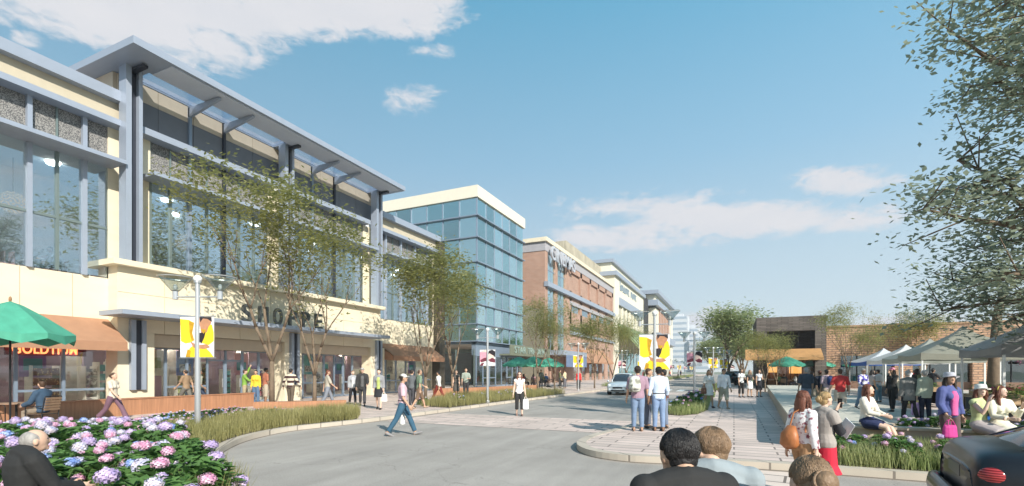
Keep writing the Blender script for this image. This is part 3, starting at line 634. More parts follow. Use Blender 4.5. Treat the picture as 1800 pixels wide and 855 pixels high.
# ------------------------------------------------------------------ right side: stone pavilion
P = thing('stone_pavilion', 'two storey dark ledger stone pavilion with a railed balcony and orange awning', 'building', (5, 54, 0))
m = MB(); m.box(2.0, 2.9, 52.6, 62, 0, 6.9); m.box(6.85, 7.75, 52.6, 62, 0, 6.9); m.box(2.9, 6.85, 52.6, 62, 5.55, 6.9); m.box(2.9, 6.85, 55.5, 62, 3.4, 5.55); m.box(2.9, 6.85, 58.5, 62, 0, 3.4); m.build('wall', ledger, P)
m = MB(); m.box(2.9, 6.85, 53.0, 55.5, 3.35, 3.75); m.build('balcony_floor', tanp, P)
m = MB()
for k in range(12): m.rod((2.95, 52.72, 3.95+k*.135), (6.8, 52.72, 3.95+k*.135), .022, 6)
for k in range(4): m.rod((2.95+k*1.28, 52.72, 3.75), (2.95+k*1.28, 52.72, 5.5), .035, 6)
m.build('balcony_railing', blackm, P)
oaw = mat('ochre_awning', (.46, .25, .10), .7, var=.1)
m = MB(); m.extr([(52.6, 3.85), (50.9, 3.0), (50.9, 2.75), (52.6, 2.85)], 1.0, 7.3, 'x'); m.build('awning', oaw, P)
for k in range(4):
    m = MB(); m.box(2.95+k, 3.85+k, 53.2, 53.23, PH, 2.9); p_ = m.build('shop_window', glass, P)
    m = MB(); m.box(2.9+k, 2.96+k, 53.16, 53.26, PH, 2.95); m.box(2.96+k, 3.84+k, 53.17, 53.25, 2.86, 2.95); m.build('frame', blackm, p_)
m = MB(); m.box(3.1, 4.1, 57.5, 57.6, 1.6, 2.6); m.box(5.2, 6.3, 57.5, 57.6, 1.5, 2.5); m.build('menu_board', mat('lit_menu_board', (.95, .45, .12), .5, em=1.2, var=.2), P)
m = MB(); m.box(2.95, 6.8, 58.3, 58.45, PH, 3.3); m.build('inner_wall', mat('warm_inner_wall', (.42, .27, .17), .8), P)
# ------------------------------------------------------------------ long brick market hall
H = thing('market_hall', 'long low orange brick hall with shopfronts behind the market tents', 'building', (20, 56, 0))
m = MB(); m.box(7.8, 48, 54.2, 66, 3.2, 5.85)
for x in (7.8, 13.2, 18.6, 24, 29.4, 34.8, 40): m.box(x, x+1.3, 54.2, 55, 0, 3.2)
m.box(7.8, 48, 60, 66, 0, 3.2); m.build('wall', brick_o, H)
m = MB(); m.box(7.75, 48, 54.1, 66.1, 5.85, 6.02); m.build('coping', mat('brown_coping', (.35, .22, .13)), H)
m = MB(); m.box(7.8, 48, 54.55, 54.62, PH, .8); m.build('stall_riser', mat('brown_riser', (.2, .12, .08)), H)
for x in (9.1, 14.5, 19.9, 25.3, 30.7, 36.1):
    for k in range(3):
        m = MB(); m.box(x+k*1.37, x+k*1.37+1.3, 54.7, 54.73, .8, 3.2); p_ = m.build('shop_window', glassmat('hall_glass', (.4, .42, .42), .2) if 'hall_glass' not in MC else MC['hall_glass'], H)
        m = MB(); m.box(x+k*1.37-.035, x+k*1.37+.035, 54.66, 54.78, .8, 3.2); m.build('frame', blackm, p_)
m = MB()
for x in (10, 16, 22, 27, 33): m.box(x, x+2.2, 57.5, 57.7, .8, 2.6)
m.build('display_panel', mat('cream_display', (.6, .42, .24)), H)
for i, x in enumerate((23.4, 29.6, 25.9)):
    MB().box(x, x+2.2, 54.0, 54.45, 2.3, 2.45).build('flower_shelf', blackm, H)
# ------------------------------------------------------------------ plants
def grow(rng, stems, H, spread, fork, levels=4, lean=.5, trunk_r=.11, base=.0):
    """recursive limbs: returns (segments [(a,b,ra,rb)], tips [(point, direction)])"""
    segs = []; tips = []
    def branch(p, d, L, r, lv):
        q = p; n = 3
        for i in range(n):
            d = (d+Vector((rng.uniform(-.12, .12), rng.uniform(-.12, .12), .05))).normalized()
            q2 = q+d*(L/n); r2 = r*(1-.3/n); segs.append((q, q2, r, r2)); q = q2; r = r2
            if lv <= levels-2 and (i >= 1 or lv < 2):
                for _ in range(2 if lv > 1 else 1):
                    e = q+Vector((rng.gauss(0, .5), rng.gauss(0, .5), rng.gauss(.05, .3)))*(L*.5 if lv > 1 else .3); tips.append((e, d))
                    if lv > 1: segs.append((q, e, r2*.35, .013))
        if lv == 0: tips.append((q, d)); return
        k = rng.choice((2, 3, 3)) if lv > 1 else 3
        a0 = rng.uniform(0, 6.28)
        for j in range(k):
            a = a0+j*6.283/k+rng.uniform(-.4, .4); s = rng.uniform(.35, .7)*spread
            side = Vector((math.cos(a), math.sin(a), 0)); dd = (d+side*s+Vector((0, 0, .12))).normalized()
            branch(q, dd, L*rng.uniform(.66, .9), r*.66, lv-1)
    for s in range(stems):
        a = s*6.283/max(1, stems)+rng.uniform(-.3, .3)
        sd_ = Vector((math.cos(a), math.sin(a), 0))
        p0 = Vector((0, 0, 0)); p1 = Vector((0, 0, fork)) if stems > 1 else Vector((0, 0, fork))
        if s == 0: segs.append((p0, p1, trunk_r, trunk_r*.8))
        d = (Vector((0, 0, 1))+sd_*(lean if stems > 1 else .05)).normalized()
        branch(p1, d, H*.24, trunk_r*.62, levels-1)
    return segs, tips
def leafcloud(rng, tips, n, rad, size, flat=.55, elong=1.8, droop=.2):
    v = []; f = []
    for (p, d) in tips:
        for _ in range(n):
            q = p+Vector((rng.gauss(0, rad), rng.gauss(0, rad), rng.gauss(0, rad*flat)))
            a = rng.uniform(0, 6.28); s = size*rng.uniform(.6, 1.3)
            u = Vector((math.cos(a), math.sin(a), rng.uniform(-.5, .35)-droop)).normalized()
            w_ = u.cross(Vector((rng.uniform(-.6, .6), rng.uniform(-.6, .6), 1))).normalized()
            k = len(v); v += [q-u*s*.5*elong, q+w_*s*.36-u*s*.05, q+u*s*.5*elong, q-w_*s*.36-u*s*.05]; f.append((k, k+1, k+2, k+3))
    m = MB(); m.v = [tuple(x) for x in v]; m.f = f; m.mi = [0]*len(f); return m
leaf_st = leafmat('street_tree_leaves', (.19, .21, .06), (.46, .44, .18), .55, 1.6)
leaf_far = leafmat('far_tree_leaves', (.27, .33, .15), (.44, .48, .25), .55, .8)
leaf_big = leafmat('plane_tree_leaves', (.24, .30, .25), (.40, .43, .28), .5, 2.5)
def tree_proto(seed, H, stems, spread, fork, nleaf, rad, size, lm, levels=4, lean=.5, tr=.11, flat=.55, name='street_tree', elong=1.8):
    rng = random.Random(seed); segs, tips = grow(rng, stems, H, spread, fork, levels, lean, tr)
    zt = max(p.z for p, d in tips); k = H/(zt+rad)
    segs = [(a*k, b*k, ra, rb) for a, b, ra, rb in segs]; tips = [(p*k, d) for p, d in tips]
    t = local_thing(name, 'tree', 'tree')
    m = MB()
    for a, b, ra, rb in segs:
        if ra > .012: m.loft([a-(b-a)*.03, b], [ra, rb], 6 if ra < .05 else 9)
    m.build('trunk', bark, t, smooth=True)
    leafcloud(rng, tips, nleaf, rad, size, flat, elong).build('crown', lm, t)
    return t
protos = [tree_proto(11, 10.4, 3, .8, 2.1, 6, .36, .12, leaf_st, 5, .34, .12, .8), tree_proto(23, 9.6, 3, .8, 1.6, 6, .33, .12, leaf_st, 5, .34, .11, .8), tree_proto(31, 9.0, 4, .75, 1.3, 7, .33, .12, leaf_st, 5, .32, .1, .8)]
TG = 'slender multi-stemmed street trees'
def st_tree(i, px, py, label, s=1.0, rz=0, first={}):
    p = gp(px, py); t = protos[i] if not first.get(i) else copy_tree(protos[i]); first[i] = True
    put(t, p, rz, label, s, TG); return t
st_tree(0, 478, 717, 'large airy street tree with forked trunk rising in front of the metal shop letters', 1.03, .3)
st_tree(1, 553, 716, 'airy street tree on the shop walk next beyond the one before the metal letters', .93, 2.0)
st_tree(2, 748, 701, 'vase shaped street tree in front of the second rust awning', 1.03, 4.1)
st_tree(1, 795, 694, 'street tree standing in front of the foot of the glass tower', .92, .9)
st_tree(0, 945, 690, 'street tree growing among the green cafe umbrellas under the tower sign', .72, 1.9)
st_tree(2, 1045, 683, 'slender street tree before the brown awning of the brick cinema', .78, 3.0)
st_tree(1, 1077, 682, 'street tree in a small green bed at the far end of the cinema', .75, 5.0)
st_tree(2, 975, 686, 'street tree in front of the tall glass strips of the cinema', .74, 2.2)
st_tree(0, 1100, 678, 'street tree beneath the slanted green roof', .68, 2.2)
st_tree(2, 1345, 689, 'multi-stemmed tree in front of the stone pavilion balcony', .56, 1.2)
st_tree(1, 1365, 686, 'second thin tree close beside the pavilion awning', .5, 3.2)
st_tree(0, 1490, 689, 'olive green tree in front of the orange brick hall beside the pavilion', .68, 4.0)
st_tree(1, 1528, 688, 'smaller tree beside the far white market tent', .58, .3)
st_tree(2, 1622, 686, 'green tree rising behind the grey market tents', .8, .3)
fp = [tree_proto(41, 8.6, 3, 1.0, 1.6, 17, .6, .22, leaf_far, 4, .5, .2, .7, 'round_tree'), tree_proto(47, 7.6, 3, .95, 1.4, 17, .6, .22, leaf_far, 4, .5, .2, .7, 'round_tree')]
for k, (i, x, y, s, lb) in enumerate([(0, -.6, 66, 1.15, 'large round pale green tree left of the stone pavilion'), (1, -3.5, 95, 1.0, 'hazy round tree at the street end beside the far tower'), (1, 1.3, 78, 1.0, 'grey green tree touching the left edge of the stone pavilion'), (0, 1.0, 100, 1.1, 'hazy tree between the big round tree and the pavilion'), (1, -1.5, 120, 1.3, 'faint far tree behind the big round tree'), (0, -7.5, 185, 1.4, 'faint tree at the far end of the street'), (1, 1.5, 150, 1.4, 'far tree over the lawn at the bend')]):
    t = fp[i] if k in (0, 1) else copy_tree(fp[i]); put(t, (x, y, PH), k*1.3, lb, s, 'round trees beyond the pavilion')
# big near tree whose trunk stands right of the picture
def big_tree():
    rng = random.Random(5); t = thing('plane_tree', 'big leafy tree with large dark grey green leaves overhanging the market from the right', 'tree', (8.9, 17.6, PH))
    segs = []; tips = []
    B = Vector((8.9, 17.6, PH)); segs.append((B, B+Vector((0, 0, 3.4)), .26, .2))
    def limb(p, q, r, n):
        d = q-p; last = p
        for i in range(1, n+1):
            c = p+d*(i/n)+Vector((rng.uniform(-.15, .15), rng.uniform(-.15, .15), .25*math.sin(math.pi*i/n))); segs.append((last, c, r*(1-(i-1)/n*.7), r*(1-i/n*.7))); last = c
            if i > n*.3:
                for _ in range(4):
                    a = Vector((rng.uniform(-1, 1), rng.uniform(-1, 1), rng.uniform(-.35, .6))).normalized()*rng.uniform(.5, 1.7)
                    e = c+a; segs.append((c, e, r*.22, .012)); tips.append((e, a)); tips.append((c+a*.55, a))
        tips.append((last, d))
    c0 = B+Vector((0, 0, 3.3))
    for k in range(40):
        a = k*2.399; el = rng.uniform(-.12, 1.25); L = rng.uniform(3.4, 6.0)*(1.0 if el < .8 else 1.15)
        st = c0+Vector((0, 0, rng.uniform(0, 5.5)*(el > .2)))
        limb(st, st+Vector((math.cos(a)*math.cos(el), math.sin(a)*math.cos(el), math.sin(el)))*L, .1, 7)
    segs.append((c0, c0+Vector((.3, 0, 6.5)), .2, .08))
    m = MB()
    for a, b, ra, rb in segs: m.loft([a-(b-a)*.02, b], [ra, rb], 7)
    m.build('trunk', bark, t, smooth=True)
    leafcloud(rng, tips, 22, .40, .145, .6, 1.35, .25).build('crown', leaf_big, t)
big_tree()
t = thing('trunk_tree', 'old tree with thick brown trunk standing between the market stalls', 'tree', (9.9, 27.0, PH))
m = MB(); m.loft([(9.9, 27, PH), (9.95, 27, 2.2), (10.1, 27.1, 4.2), (10.4, 27.2, 5.4)], [.24, .19, .16, .1], 10); m.build('trunk', bark, t, smooth=True)
rng = random.Random(8); tp = [(Vector((10.3+rng.gauss(0, 1.2), 27.2+rng.gauss(0, 1.2), 5.4+rng.gauss(0, .7))), Vector((0, 0, 1))) for _ in range(60)]
leafcloud(rng, tp, 22, .35, .16, .6).build('crown', leaf_big, t)
# --- hydrangeas
hyl = leafmat('hydrangea_leaves', (.06, .14, .035), (.17, .31, .09), .35, 3)
def bloom_mats():
    out = []
    for nm, a, b in (('bloom_pink', (.60, .27, .42), (.72, .48, .60)), ('bloom_lilac', (.42, .32, .56), (.62, .48, .68)), ('bloom_blue', (.16, .26, .58), (.38, .48, .74)), ('bloom_pale', (.46, .46, .62), (.68, .60, .66))):
        out.append(patmat(nm, a, b, 'noise', 16, .5, .8))
    return out
BLM = bloom_mats()
def bloom_mesh(rng, r, mt):
    m = MB(); m.ell((0, 0, 0), (r*.82, r*.82, r*.62), 10, 6)
    n = 70
    for i in range(n):
        z = 1-1.7*(i+.5)/n; a = i*2.399; rr = math.sqrt(max(0, 1-z*z)); d = Vector((rr*math.cos(a), rr*math.sin(a), z*.78))
        c = d*r*rng.uniform(.88, 1.06); nn = (d+Vector((rng.uniform(-.4, .4),)*1+(rng.uniform(-.4, .4), rng.uniform(-.4, .4)))).normalized()
        u = nn.orthogonal().normalized(); w_ = nn.cross(u); s = r*.24
        for q in range(2):
            m.add([c+u*s, c+w_*s*.55+nn*s*.1, c-u*s, c-w_*s*.55+nn*s*.1], [(0, 1, 2, 3)]); u, w_ = w_, -u
    return m
def hyd_proto(seed, blooms, R=.55, Hh=.62):
    rng = random.Random(seed); t = local_thing('hydrangea_bush', 'bush', 'bush')
    m = MB()
    for i in range(900):
        a = rng.uniform(0, 6.28); z = rng.uniform(.05, 1); rr = R*math.sqrt(1-(z*.85)**2)*rng.uniform(.5, 1.02)
        c = Vector((rr*math.cos(a), rr*math.sin(a), z*Hh*.93)); out = Vector((math.cos(a), math.sin(a), rng.uniform(-.3, .8))).normalized(); s = rng.uniform(.045, .078)
        w_ = out.cross(Vector((rng.uniform(-.3, .3), rng.uniform(-.3, .3), 1))).normalized(); up = w_.cross(out)
        m.add([c-out*s, c+w_*s*.62+up*s*.15, c+out*s*.95-up*s*.25, c-w_*s*.62+up*s*.15], [(0, 1, 2, 3)])
    for i in range(14):
        a = rng.uniform(0, 6.28); r = rng.uniform(.1, .8)*R; m.rod((r*.3*math.cos(a), r*.3*math.sin(a), 0), (r*math.cos(a), r*math.sin(a), Hh*.8), .008, 4)
    m.build('foliage', hyl, t)
    for i, bmi in enumerate(blooms):
        a = i*2.399+rng.uniform(-.3, .3); z = 1-.62*i/len(blooms)*rng.uniform(.8, 1.1); rr = R*math.sqrt(max(0, 1-(z*.92)**2))*.95
        r = rng.uniform(.05, .085)
        o = bloom_mesh(rng, r, None).build('bloom', BLM[bmi], t, smooth=True); o.location = (rr*math.cos(a), rr*math.sin(a), z*Hh+.03); ORG[o.name] = Vector((0, 0, 0))
    return t
hp = [hyd_proto(1, [0, 0, 1, 3, 0, 1, 0, 1]), hyd_proto(2, [1, 3, 1, 0, 1, 3, 3, 0]), hyd_proto(3, [2, 3, 1, 2, 2, 1, 3]), hyd_proto(4, [3, 0, 2, 1, 0, 3, 0]), hyd_proto(5, [2, 2, 2, 2, 2, 1, 2, 2, 2, 3, 2])]
hused = set()
def hyd(i, x, y, z, s, label, group, rng=random.Random(99)):
    t = hp[i] if i not in hused else copy_tree(hp[i]); hused.add(i)
    put(t, (x, y, z), rng.uniform(0, 6.28), label, s, group)
def inpoly(x, y, P):
    c = False; j = len(P)-1
    for i in range(len(P)):
        if (P[i][1] > y) != (P[j][1] > y) and x < (P[j][0]-P[i][0])*(y-P[i][1])/(P[j][1]-P[i][1])+P[i][0]: c = not c
        j = i
    return c
def dist_path(x, y, P):
    b = 1e9
    for i in range(len(P)-1):
        ax, ay = P[i][0], P[i][1]; dx, dy = P[i+1][0]-ax, P[i+1][1]-ay; t = max(0, min(1, ((x-ax)*dx+(y-ay)*dy)/(dx*dx+dy*dy+1e-9)))
        b = min(b, math.hypot(x-ax-t*dx, y-ay-t*dy))
    return b
BED1 = [p for p in offset(LKS, .22) if -1 < p[1] < 13.0] + [(-12.9, 14.3), (-14.6, 14.0), (-17.3, 12.6), (-17.2, 9.6), (-15.2, 6.0), (-12, 1.0), (-7, -1)]
struct(MB().sheet(BED1, PH+.012).build('flower_bed_soil', soil))
rng = random.Random(17); LBL = ['mostly pink hydrangea bush', 'lilac and pale hydrangea bush', 'blue and lilac hydrangea bush', 'mixed pink and pale hydrangea bush', 'dense hydrangea bush crowded with blue heads']
n = 0
GRID = []
yy = 1.5
while yy < 12.6:
    xx = -19.4
    while xx < -5:
        x = xx+rng.uniform(-.22, .22)+(.35 if int(yy/.62) % 2 else 0); y = yy+rng.uniform(-.2, .2)
        if inpoly(x, y, BED1):
            dk = dist_path(x, y, LKS)
            if dk > (.55 if y < 5.8 else 1.75 if y < 9 else 2.25)+rng.uniform(-.15, .2) and math.hypot(x+12.2, y-7.7) > .45 and math.hypot(x+5.85, y-2.4) > .95 and dist_path(x, y, [(-15.2, 6.0), (-17.2, 9.6), (-17.3, 12.6)]) > .35 and not (x < -9 and y < 3.2): GRID.append((x, y))
        xx += .68
    yy += .62
for (x, y) in GRID:
    i = rng.choice((0, 1, 3, 0, 1, 2, 3))
    if math.hypot(x+14.0, y-8.6) < 1.0: i = 4
    dd_ = -SY*x+CY*y; s_ = min(rng.uniform(.9, 1.2), max(.5, (1.62-80*dd_/852)/.7))
    zone = 'near the lower picture edge' if dd_ < 8.5 else 'around the lamp post' if math.hypot(x+12.2, y-7.7) < 2.2 else 'along the terrace edge' if x < -14.5 else 'amid the big bed' if dd_ < 11.5 else 'at the far end of the big bed'
    hyd(i, x, y, PH, s_, LBL[i]+' '+zone, 'hydrangeas of the big kerbside bed')
# --- ornamental grass
grassm = leafmat('olive_grass', (.24, .23, .08), (.46, .42, .19), .4, 1.2); grass_g = leafmat('green_grass', (.24, .32, .10), (.52, .52, .26), .5, 1.2)
def grass(poly, dens, h, name, test=None, mt=None, seed=1, wd=.005, label='olive ornamental grass'):
    rng = random.Random(seed); xs = [p[0] for p in poly]; ys = [p[1] for p in poly]; x0, x1, y0, y1 = min(xs), max(xs), min(ys), max(ys)
    m = MB(); N_ = int((x1-x0)*(y1-y0)*dens)
    for _ in range(N_):
        x, y = rng.uniform(x0, x1), rng.uniform(y0, y1)
        if not inpoly(x, y, poly) or (test and not test(x, y)): continue
        cl_ = .55+.8*noise.noise(Vector((x*1.3, y*1.3, seed)))
        for k in range(4):
            a = rng.uniform(0, 6.28); L = h*rng.uniform(.5, 1.1)*(.75+.4*cl_); b = rng.uniform(.1, .5)*L
            bx, by = x+rng.uniform(-.06, .06), y+rng.uniform(-.06, .06); dx, dy = math.cos(a), math.sin(a); sx, sy = -dy*wd, dx*wd
            z = PH
            m.add([(bx-sx, by-sy, z), (bx+sx, by+sy, z), (bx+dx*b*.4+sx, by+dy*b*.4+sy, z+L*.6), (bx+dx*b*.4-sx, by+dy*b*.4-sy, z+L*.6), (bx+dx*b, by+dy*b, z+L)], [(0, 1, 2, 3), (3, 2, 4)])
    return tag(m.build(name, mt or grassm), label, 'grass', kind='stuff')
grass(BED1, 230, .52, 'ornamental_grass', lambda x, y: dist_path(x, y, LKS) < 1.85+(.4 if y > 9 else 0)+.5*noise.noise(Vector((x, y, 3))), seed=2, label='olive ornamental grass along the curved kerb')
# second bed left, right beds
def bed(poly, dens, h, seed, mt=None, lab='olive ornamental grass'):
    struct(MB().sheet(poly, PH+.012).build('flower_bed_soil', soil)); grass(poly, dens, h, 'ornamental_grass', seed=seed, mt=mt, label=lab)
bed([(-11.5, 18.4), (-11.35, 24), (-11.0, 33.5), (-14.6, 33.0), (-15.4, 24.5), (-13.2, 18.6)], 70, .5, 4, lab='grass of the long bed by the second lamp post')
bed([(-10.9, 50.5), (-10.8, 54), (-12.6, 54), (-12.8, 50.5)], 40, .5, 5, grass_g, 'small yellow green patch at the foot of the far cinema tree')
RB = [(-2.45, 19.0), (-2.3, 30), (-2.1, 39), (-1.2, 37), (-1.15, 27), (-1.0, 22), (-1.25, 19.6), (-1.8, 18.7)]
bed(RB, 110, .45, 6, grass_g, 'grass of the narrow bed at the left edge of the walkway')
bed([(-2.1, 44), (-2.0, 54), (-.9, 54), (-.8, 44)], 60, .5, 7, grass_g, 'grass of the far bed at the left edge of the walkway')
for k in range(7): bed([(-10.6, 62+k*14), (-10.6, 70+k*14), (-12.2, 70+k*14), (-12.2, 62+k*14)], 22, .7, 20+k, grass_g, 'grass strip at the foot of the far lamp posts')
FB = [(1.62, 10.0), (7.6, 10.0), (7.6, 11.9), (1.72, 11.9)]
struct(MB().sheet(FB, PH+.012).build('flower_bed_soil', soil)); grass(FB, 420, .40, 'ornamental_grass', seed=9, mt=grass_g, label='green grass and stems in the front planting bed before the low wall')
rng = random.Random(5)
for k in range(10): hyd(rng.choice((0, 1, 3)), rng.uniform(-2.15, -1.5), 20+k*1.75, PH, rng.uniform(.7, .95), 'hydrangea in the narrow bed beside the walkway', 'hydrangeas of the walkway bed')
for k in range(14): hyd((0, 1, 3, 2)[k % 4], 1.95+(k % 7)*.8+rng.uniform(-.25, .25), 10.4+(k//7)*.85+rng.uniform(-.15, .15), PH, rng.uniform(.62, .78), ['small hydrangea with pink heads in the front bed', 'small hydrangea with lilac heads in the front bed', 'small hydrangea with mixed heads in the front bed', 'small hydrangea with blue heads in the front bed'][k % 4]+(' nearer the kerb' if k < 7 else ' nearer the wall'), 'hydrangeas of the front bed')
for k in range(9): hyd((1, 2)[k % 2], -13.2+rng.uniform(-.8, .8), 19.6+k*1.5, PH, .6, 'low dark hydrangea in the long grass bed', 'hydrangeas of the long bed')
# ------------------------------------------------------------------ low walls of the plaza
LW = thing('low_wall', 'long pale green topped ledge with beige side running away along the walkway', 'wall', (2, 25, PH))
m = MB(); m.prism([(1.25, 12.45), (2.95, 12.45), (5.0, 42.5), (2.35, 42.0)], PH, PH+.47); m.build('ledge_body', wallm, LW)
m = MB(); m.prism([(1.2, 12.4), (3.0, 12.4), (5.06, 42.6), (2.3, 42.1)], PH+.47, PH+.53); m.build('ledge_top', concrete, LW)
PW = thing('planter_wall', 'beige low planter wall where the young women sit, filled with pink and blue flowers', 'wall', (6, 12.3, PH))
m = MB(); m.box(3.004, 14, 12.1, 12.42, PH, PH+.46); m.box(1.25, 3.004, 12.1, 12.396, PH, PH+.46); m.box(3.05, 14, 13.7, 13.9, PH, PH+.44); m.build('wall', wallm, PW)
m = MB(); m.box(1.2, 14, 12.06, 12.39, PH+.46, PH+.51); m.build('coping', mat('wall_coping', (.55, .46, .36), .8), PW)
m = MB(); m.box(3.06, 14, 12.42, 13.7, PH, PH+.36); m.build('soil', soil, PW)
for k in range(20): hyd((1, 3, 2, 0, 1)[k % 5], 3.4+(k % 10)*.72+rng.uniform(-.1, .1), 12.75+(k//10)*.5, PH+.3, rng.uniform(.5, .62), ['hydrangea bush with lilac and pale heads in the wall planter', 'hydrangea bush with mixed heads in the wall planter', 'hydrangea bush with blue heads in the wall planter', 'hydrangea bush with pink heads in the wall planter', 'hydrangea bush with lilac and pale heads in the wall planter'][k % 5], 'hydrangeas of the wall planter')
CW = thing('timber_planter_wall', 'long rust brown timber wall behind the hydrangeas in front of the shops', 'wall', (-19.8, 10, PH))
def strip(P, th, z0, z1, m):
    Q = offset(P, th)
    for i in range(len(P)-1): m.prism([P[i], P[i+1], Q[i+1], Q[i]], z0, z1)
m = MB(); strip([(-20.6, -2), (-20.2, 6), (-20.35, 11), (-20.3, 15.5)], .35, PH, .72, m); m.build('boards', corten, CW)
m = MB(); strip([(-20.57, -2), (-20.17, 6), (-20.32, 11), (-20.27, 15.54)], .42, .722, .76, m); m.build('cap', mat('planter_cap', (.36, .17, .09), .7), CW)
CW2 = thing('timber_planter_wall', 'lower rust brown timber wall at the foot of the two near street trees', 'wall', (-17, 14, PH))
m = MB(); strip([(-18.9, 14.4), (-17.4, 15.6), (-16.3, 17.2)], .3, PH, .42, m); m.build('boards', corten, CW2)
CW3 = thing('timber_planter_wall', 'rust brown timber wall in front of the glass tower near the cafe', 'wall', (-17, 29, PH))
m = MB(); strip([(-17.6, 26.5), (-16.2, 29.5), (-15.2, 33.8), (-14.6, 37)], .3, PH, .62, m); m.build('boards', corten, CW3)
# ------------------------------------------------------------------ street lamps with banners
lampglass = glassmat('lamp_glass', (.72, .76, .74), .16, (.8, .82, .8), .15)
yel = mat('banner_yellow', (.85, .62, .02), .6, var=.1, vs=9); yel2 = mat('banner_dark_yellow', (.50, .28, .01), .6, var=.2, vs=9); skin_b = mat('banner_skin', (.45, .22, .12), .6, var=.2, vs=9); bk = mat('banner_black', (.02, .015, .02), .6)
ban_w = mat('banner_white', (.8, .8, .8), .6, var=.03); pk = mat('banner_pink', (.75, .32, .40), .6, var=.25, vs=8); dkr = mat('banner_maroon', (.16, .03, .05), .6, var=.3, vs=9); pk2 = mat('banner_pale_skin', (.80, .58, .50), .6, var=.1, vs=8)
YB = [(0, [(0, 0), (1, 0), (1, 1), (0, 1)]),
      (1, [(.0, .95), (.25, .93), (.4, .86), (.36, .6), (.42, .42), (.3, .36), (.15, .34), (.02, .4)]), (1, [(.7, .88), (.95, .8), (1, .62), (1, .4), (.85, .3), (.62, .36), (.72, .6)]),
      (2, [(.26, .9), (.42, .86), (.36, .6), (.42, .42), (.34, .4), (.28, .6)]), (1, [(.18, .0), (.28, .22), (.4, .3), (.7, .28), (.9, .12), (1, 0)]), (2, [(.16, 0), (.22, .2), (.32, .16), (.3, 0)]),
      (3, [(.58, 1), (.92, 1), (.93, .85), (.84, .74), (.8, .62), (.62, .6), (.6, .76), (.56, .88)]), (4, [(.58, 1), (.94, 1), (.95, .88), (.9, .9), (.82, .95), (.68, .96), (.6, .86)]),
      (4, [(.56, .6), (.76, .62), (.72, .48), (.64, .34), (.56, .4)]), (3, [(.3, .4), (.5, .3), (.8, .32), (.9, .25), (.72, .2), (.4, .24)]), (2, [(.62, .7), (.8, .68), (.7, .58)])]
PB = [(0, [(0, 0), (1, 0), (1, 1), (0, 1)]), (1, [(0, .2), (0, .85), (.2, .95), (.5, .9), (.55, .6), (.35, .3)]), (4, [(.1, .85), (.3, 1), (.55, .93), (.5, .8), (.3, .88)]), (2, [(.02, .35), (.3, .5), (.5, .5), (.42, .3), (.1, .2)]),
      (3, [(.55, .75), (.6, .95), (.8, 1), (1, .9), (1, .55), (.8, .62)]), (4, [(.5, .55), (.62, .78), (.9, .62), (.95, .4), (.7, .35), (.52, .4)]), (2, [(.55, .36), (.8, .5), (1, .4), (1, .2), (.7, .22)]), (5, [(.3, 0), (.5, .25), (.8, .22), (1, .15), (1, 0)]), (2, [(0, 0), (.1, .16), (.3, .2), (.2, 0)])]
def banner(par, art, mats, x0, z0, wd, hh):
    m = MB()
    m.m = 0; m.box(x0, x0+wd, -.006, .006, z0, z0+hh)
    for side in (1, -1):
        for k, (mi, pg) in enumerate(art):
            if k == 0: continue
            m.m = mi; pts = [(x0+u*wd, -side*(.009+.0012*k), z0+v*hh) for u, v in pg]
            if side < 0: pts = pts[::-1]
            m.add(pts, [tuple(range(len(pts)))])
    return m.build('banner', mats, par)
def lamp_proto(kind, big=1.0):
    t = local_thing('street_lamp', 'lamp', 'street lamp')
    m = MB(); m.loft([(0, 0, 0), (0, 0, .12), (0, 0, .13), (0, 0, 3.75), (0, 0, 3.76), (0, 0, 3.86)], [.11, .11, .07, .055, .085, .085], 14); m.build('pole', polem, t, smooth=False)
    m = MB(); m.ell((0, 0, 3.86), (.1, .1, .09), 14, 8); m.build('cap', whitep, t, smooth=True)
    m = MB(); m.rod((-.58, 0, 3.42), (.58, 0, 3.42), .018, 8); m.build('cross_arm', polem, t)
    for s in (-1, 1):
        x = s*.55
        g_ = MB(); g_.loft([(x, 0, 3.56), (x, 0, 3.9)], [.08, .36], 20, cap=False); g_.loft([(x, 0, 3.9), (x, 0, 3.93)], [.36, .375], 20, cap=False)
        sh = g_.build('lamp_shade', lampglass, t, smooth=True)
        m = MB(); m.loft([(x, 0, 3.36), (x, 0, 3.56), (x, 0, 3.58)], [.062, .062, .1], 12); m.loft([(x, 0, 3.885), (x, 0, 3.905)], [.365, .37], 20, cap=False); m.build('lamp_socket', polem, sh)
        m = MB(); m.ell((x, 0, 3.66), (.045, .045, .07), 10, 6); m.build('bulb', mat('frosted_bulb', (.8, .8, .78), .4), sh, smooth=True)
    bw = .42*big; z0 = 1.95 if big == 1 else 1.7; bh = .98*big
    for s in (0, 1): pass
    art = YB if kind == 'y' else PB
    mats = [ban_w, yel, yel2, skin_b, bk] if kind == 'y' else [ban_w, pk, dkr, bk, pk2, ban_w]
    if kind == 'y': banner(t, art, mats, -bw, z0, 2*bw*.98, bh)
    else: banner(t, art, mats, -bw, z0, 2*bw, bh*.85)
    m = MB(); zz = z0+(bh if kind == 'y' else bh*.85)
    m.rod((-bw-.03, 0, zz+.02), (bw+.03, 0, zz+.02), .014, 6); m.rod((-bw-.03, 0, z0-.02), (bw+.03, 0, z0-.02), .012, 6); m.build('banner_rod', polem, t)
    return t
LY = lamp_proto('y'); LP_ = lamp_proto('p'); LYB = lamp_proto('y', 1.35)
G1 = 'twin cone street lamps with banners'
def cam_yaw(x, y): return math.atan2(y, x)-math.pi/2
put(LY, (-12.15, 7.72, PH), R_(24), 'nearest twin cone street lamp, yellow jacket banner, among the hydrangeas', 1.02, G1)
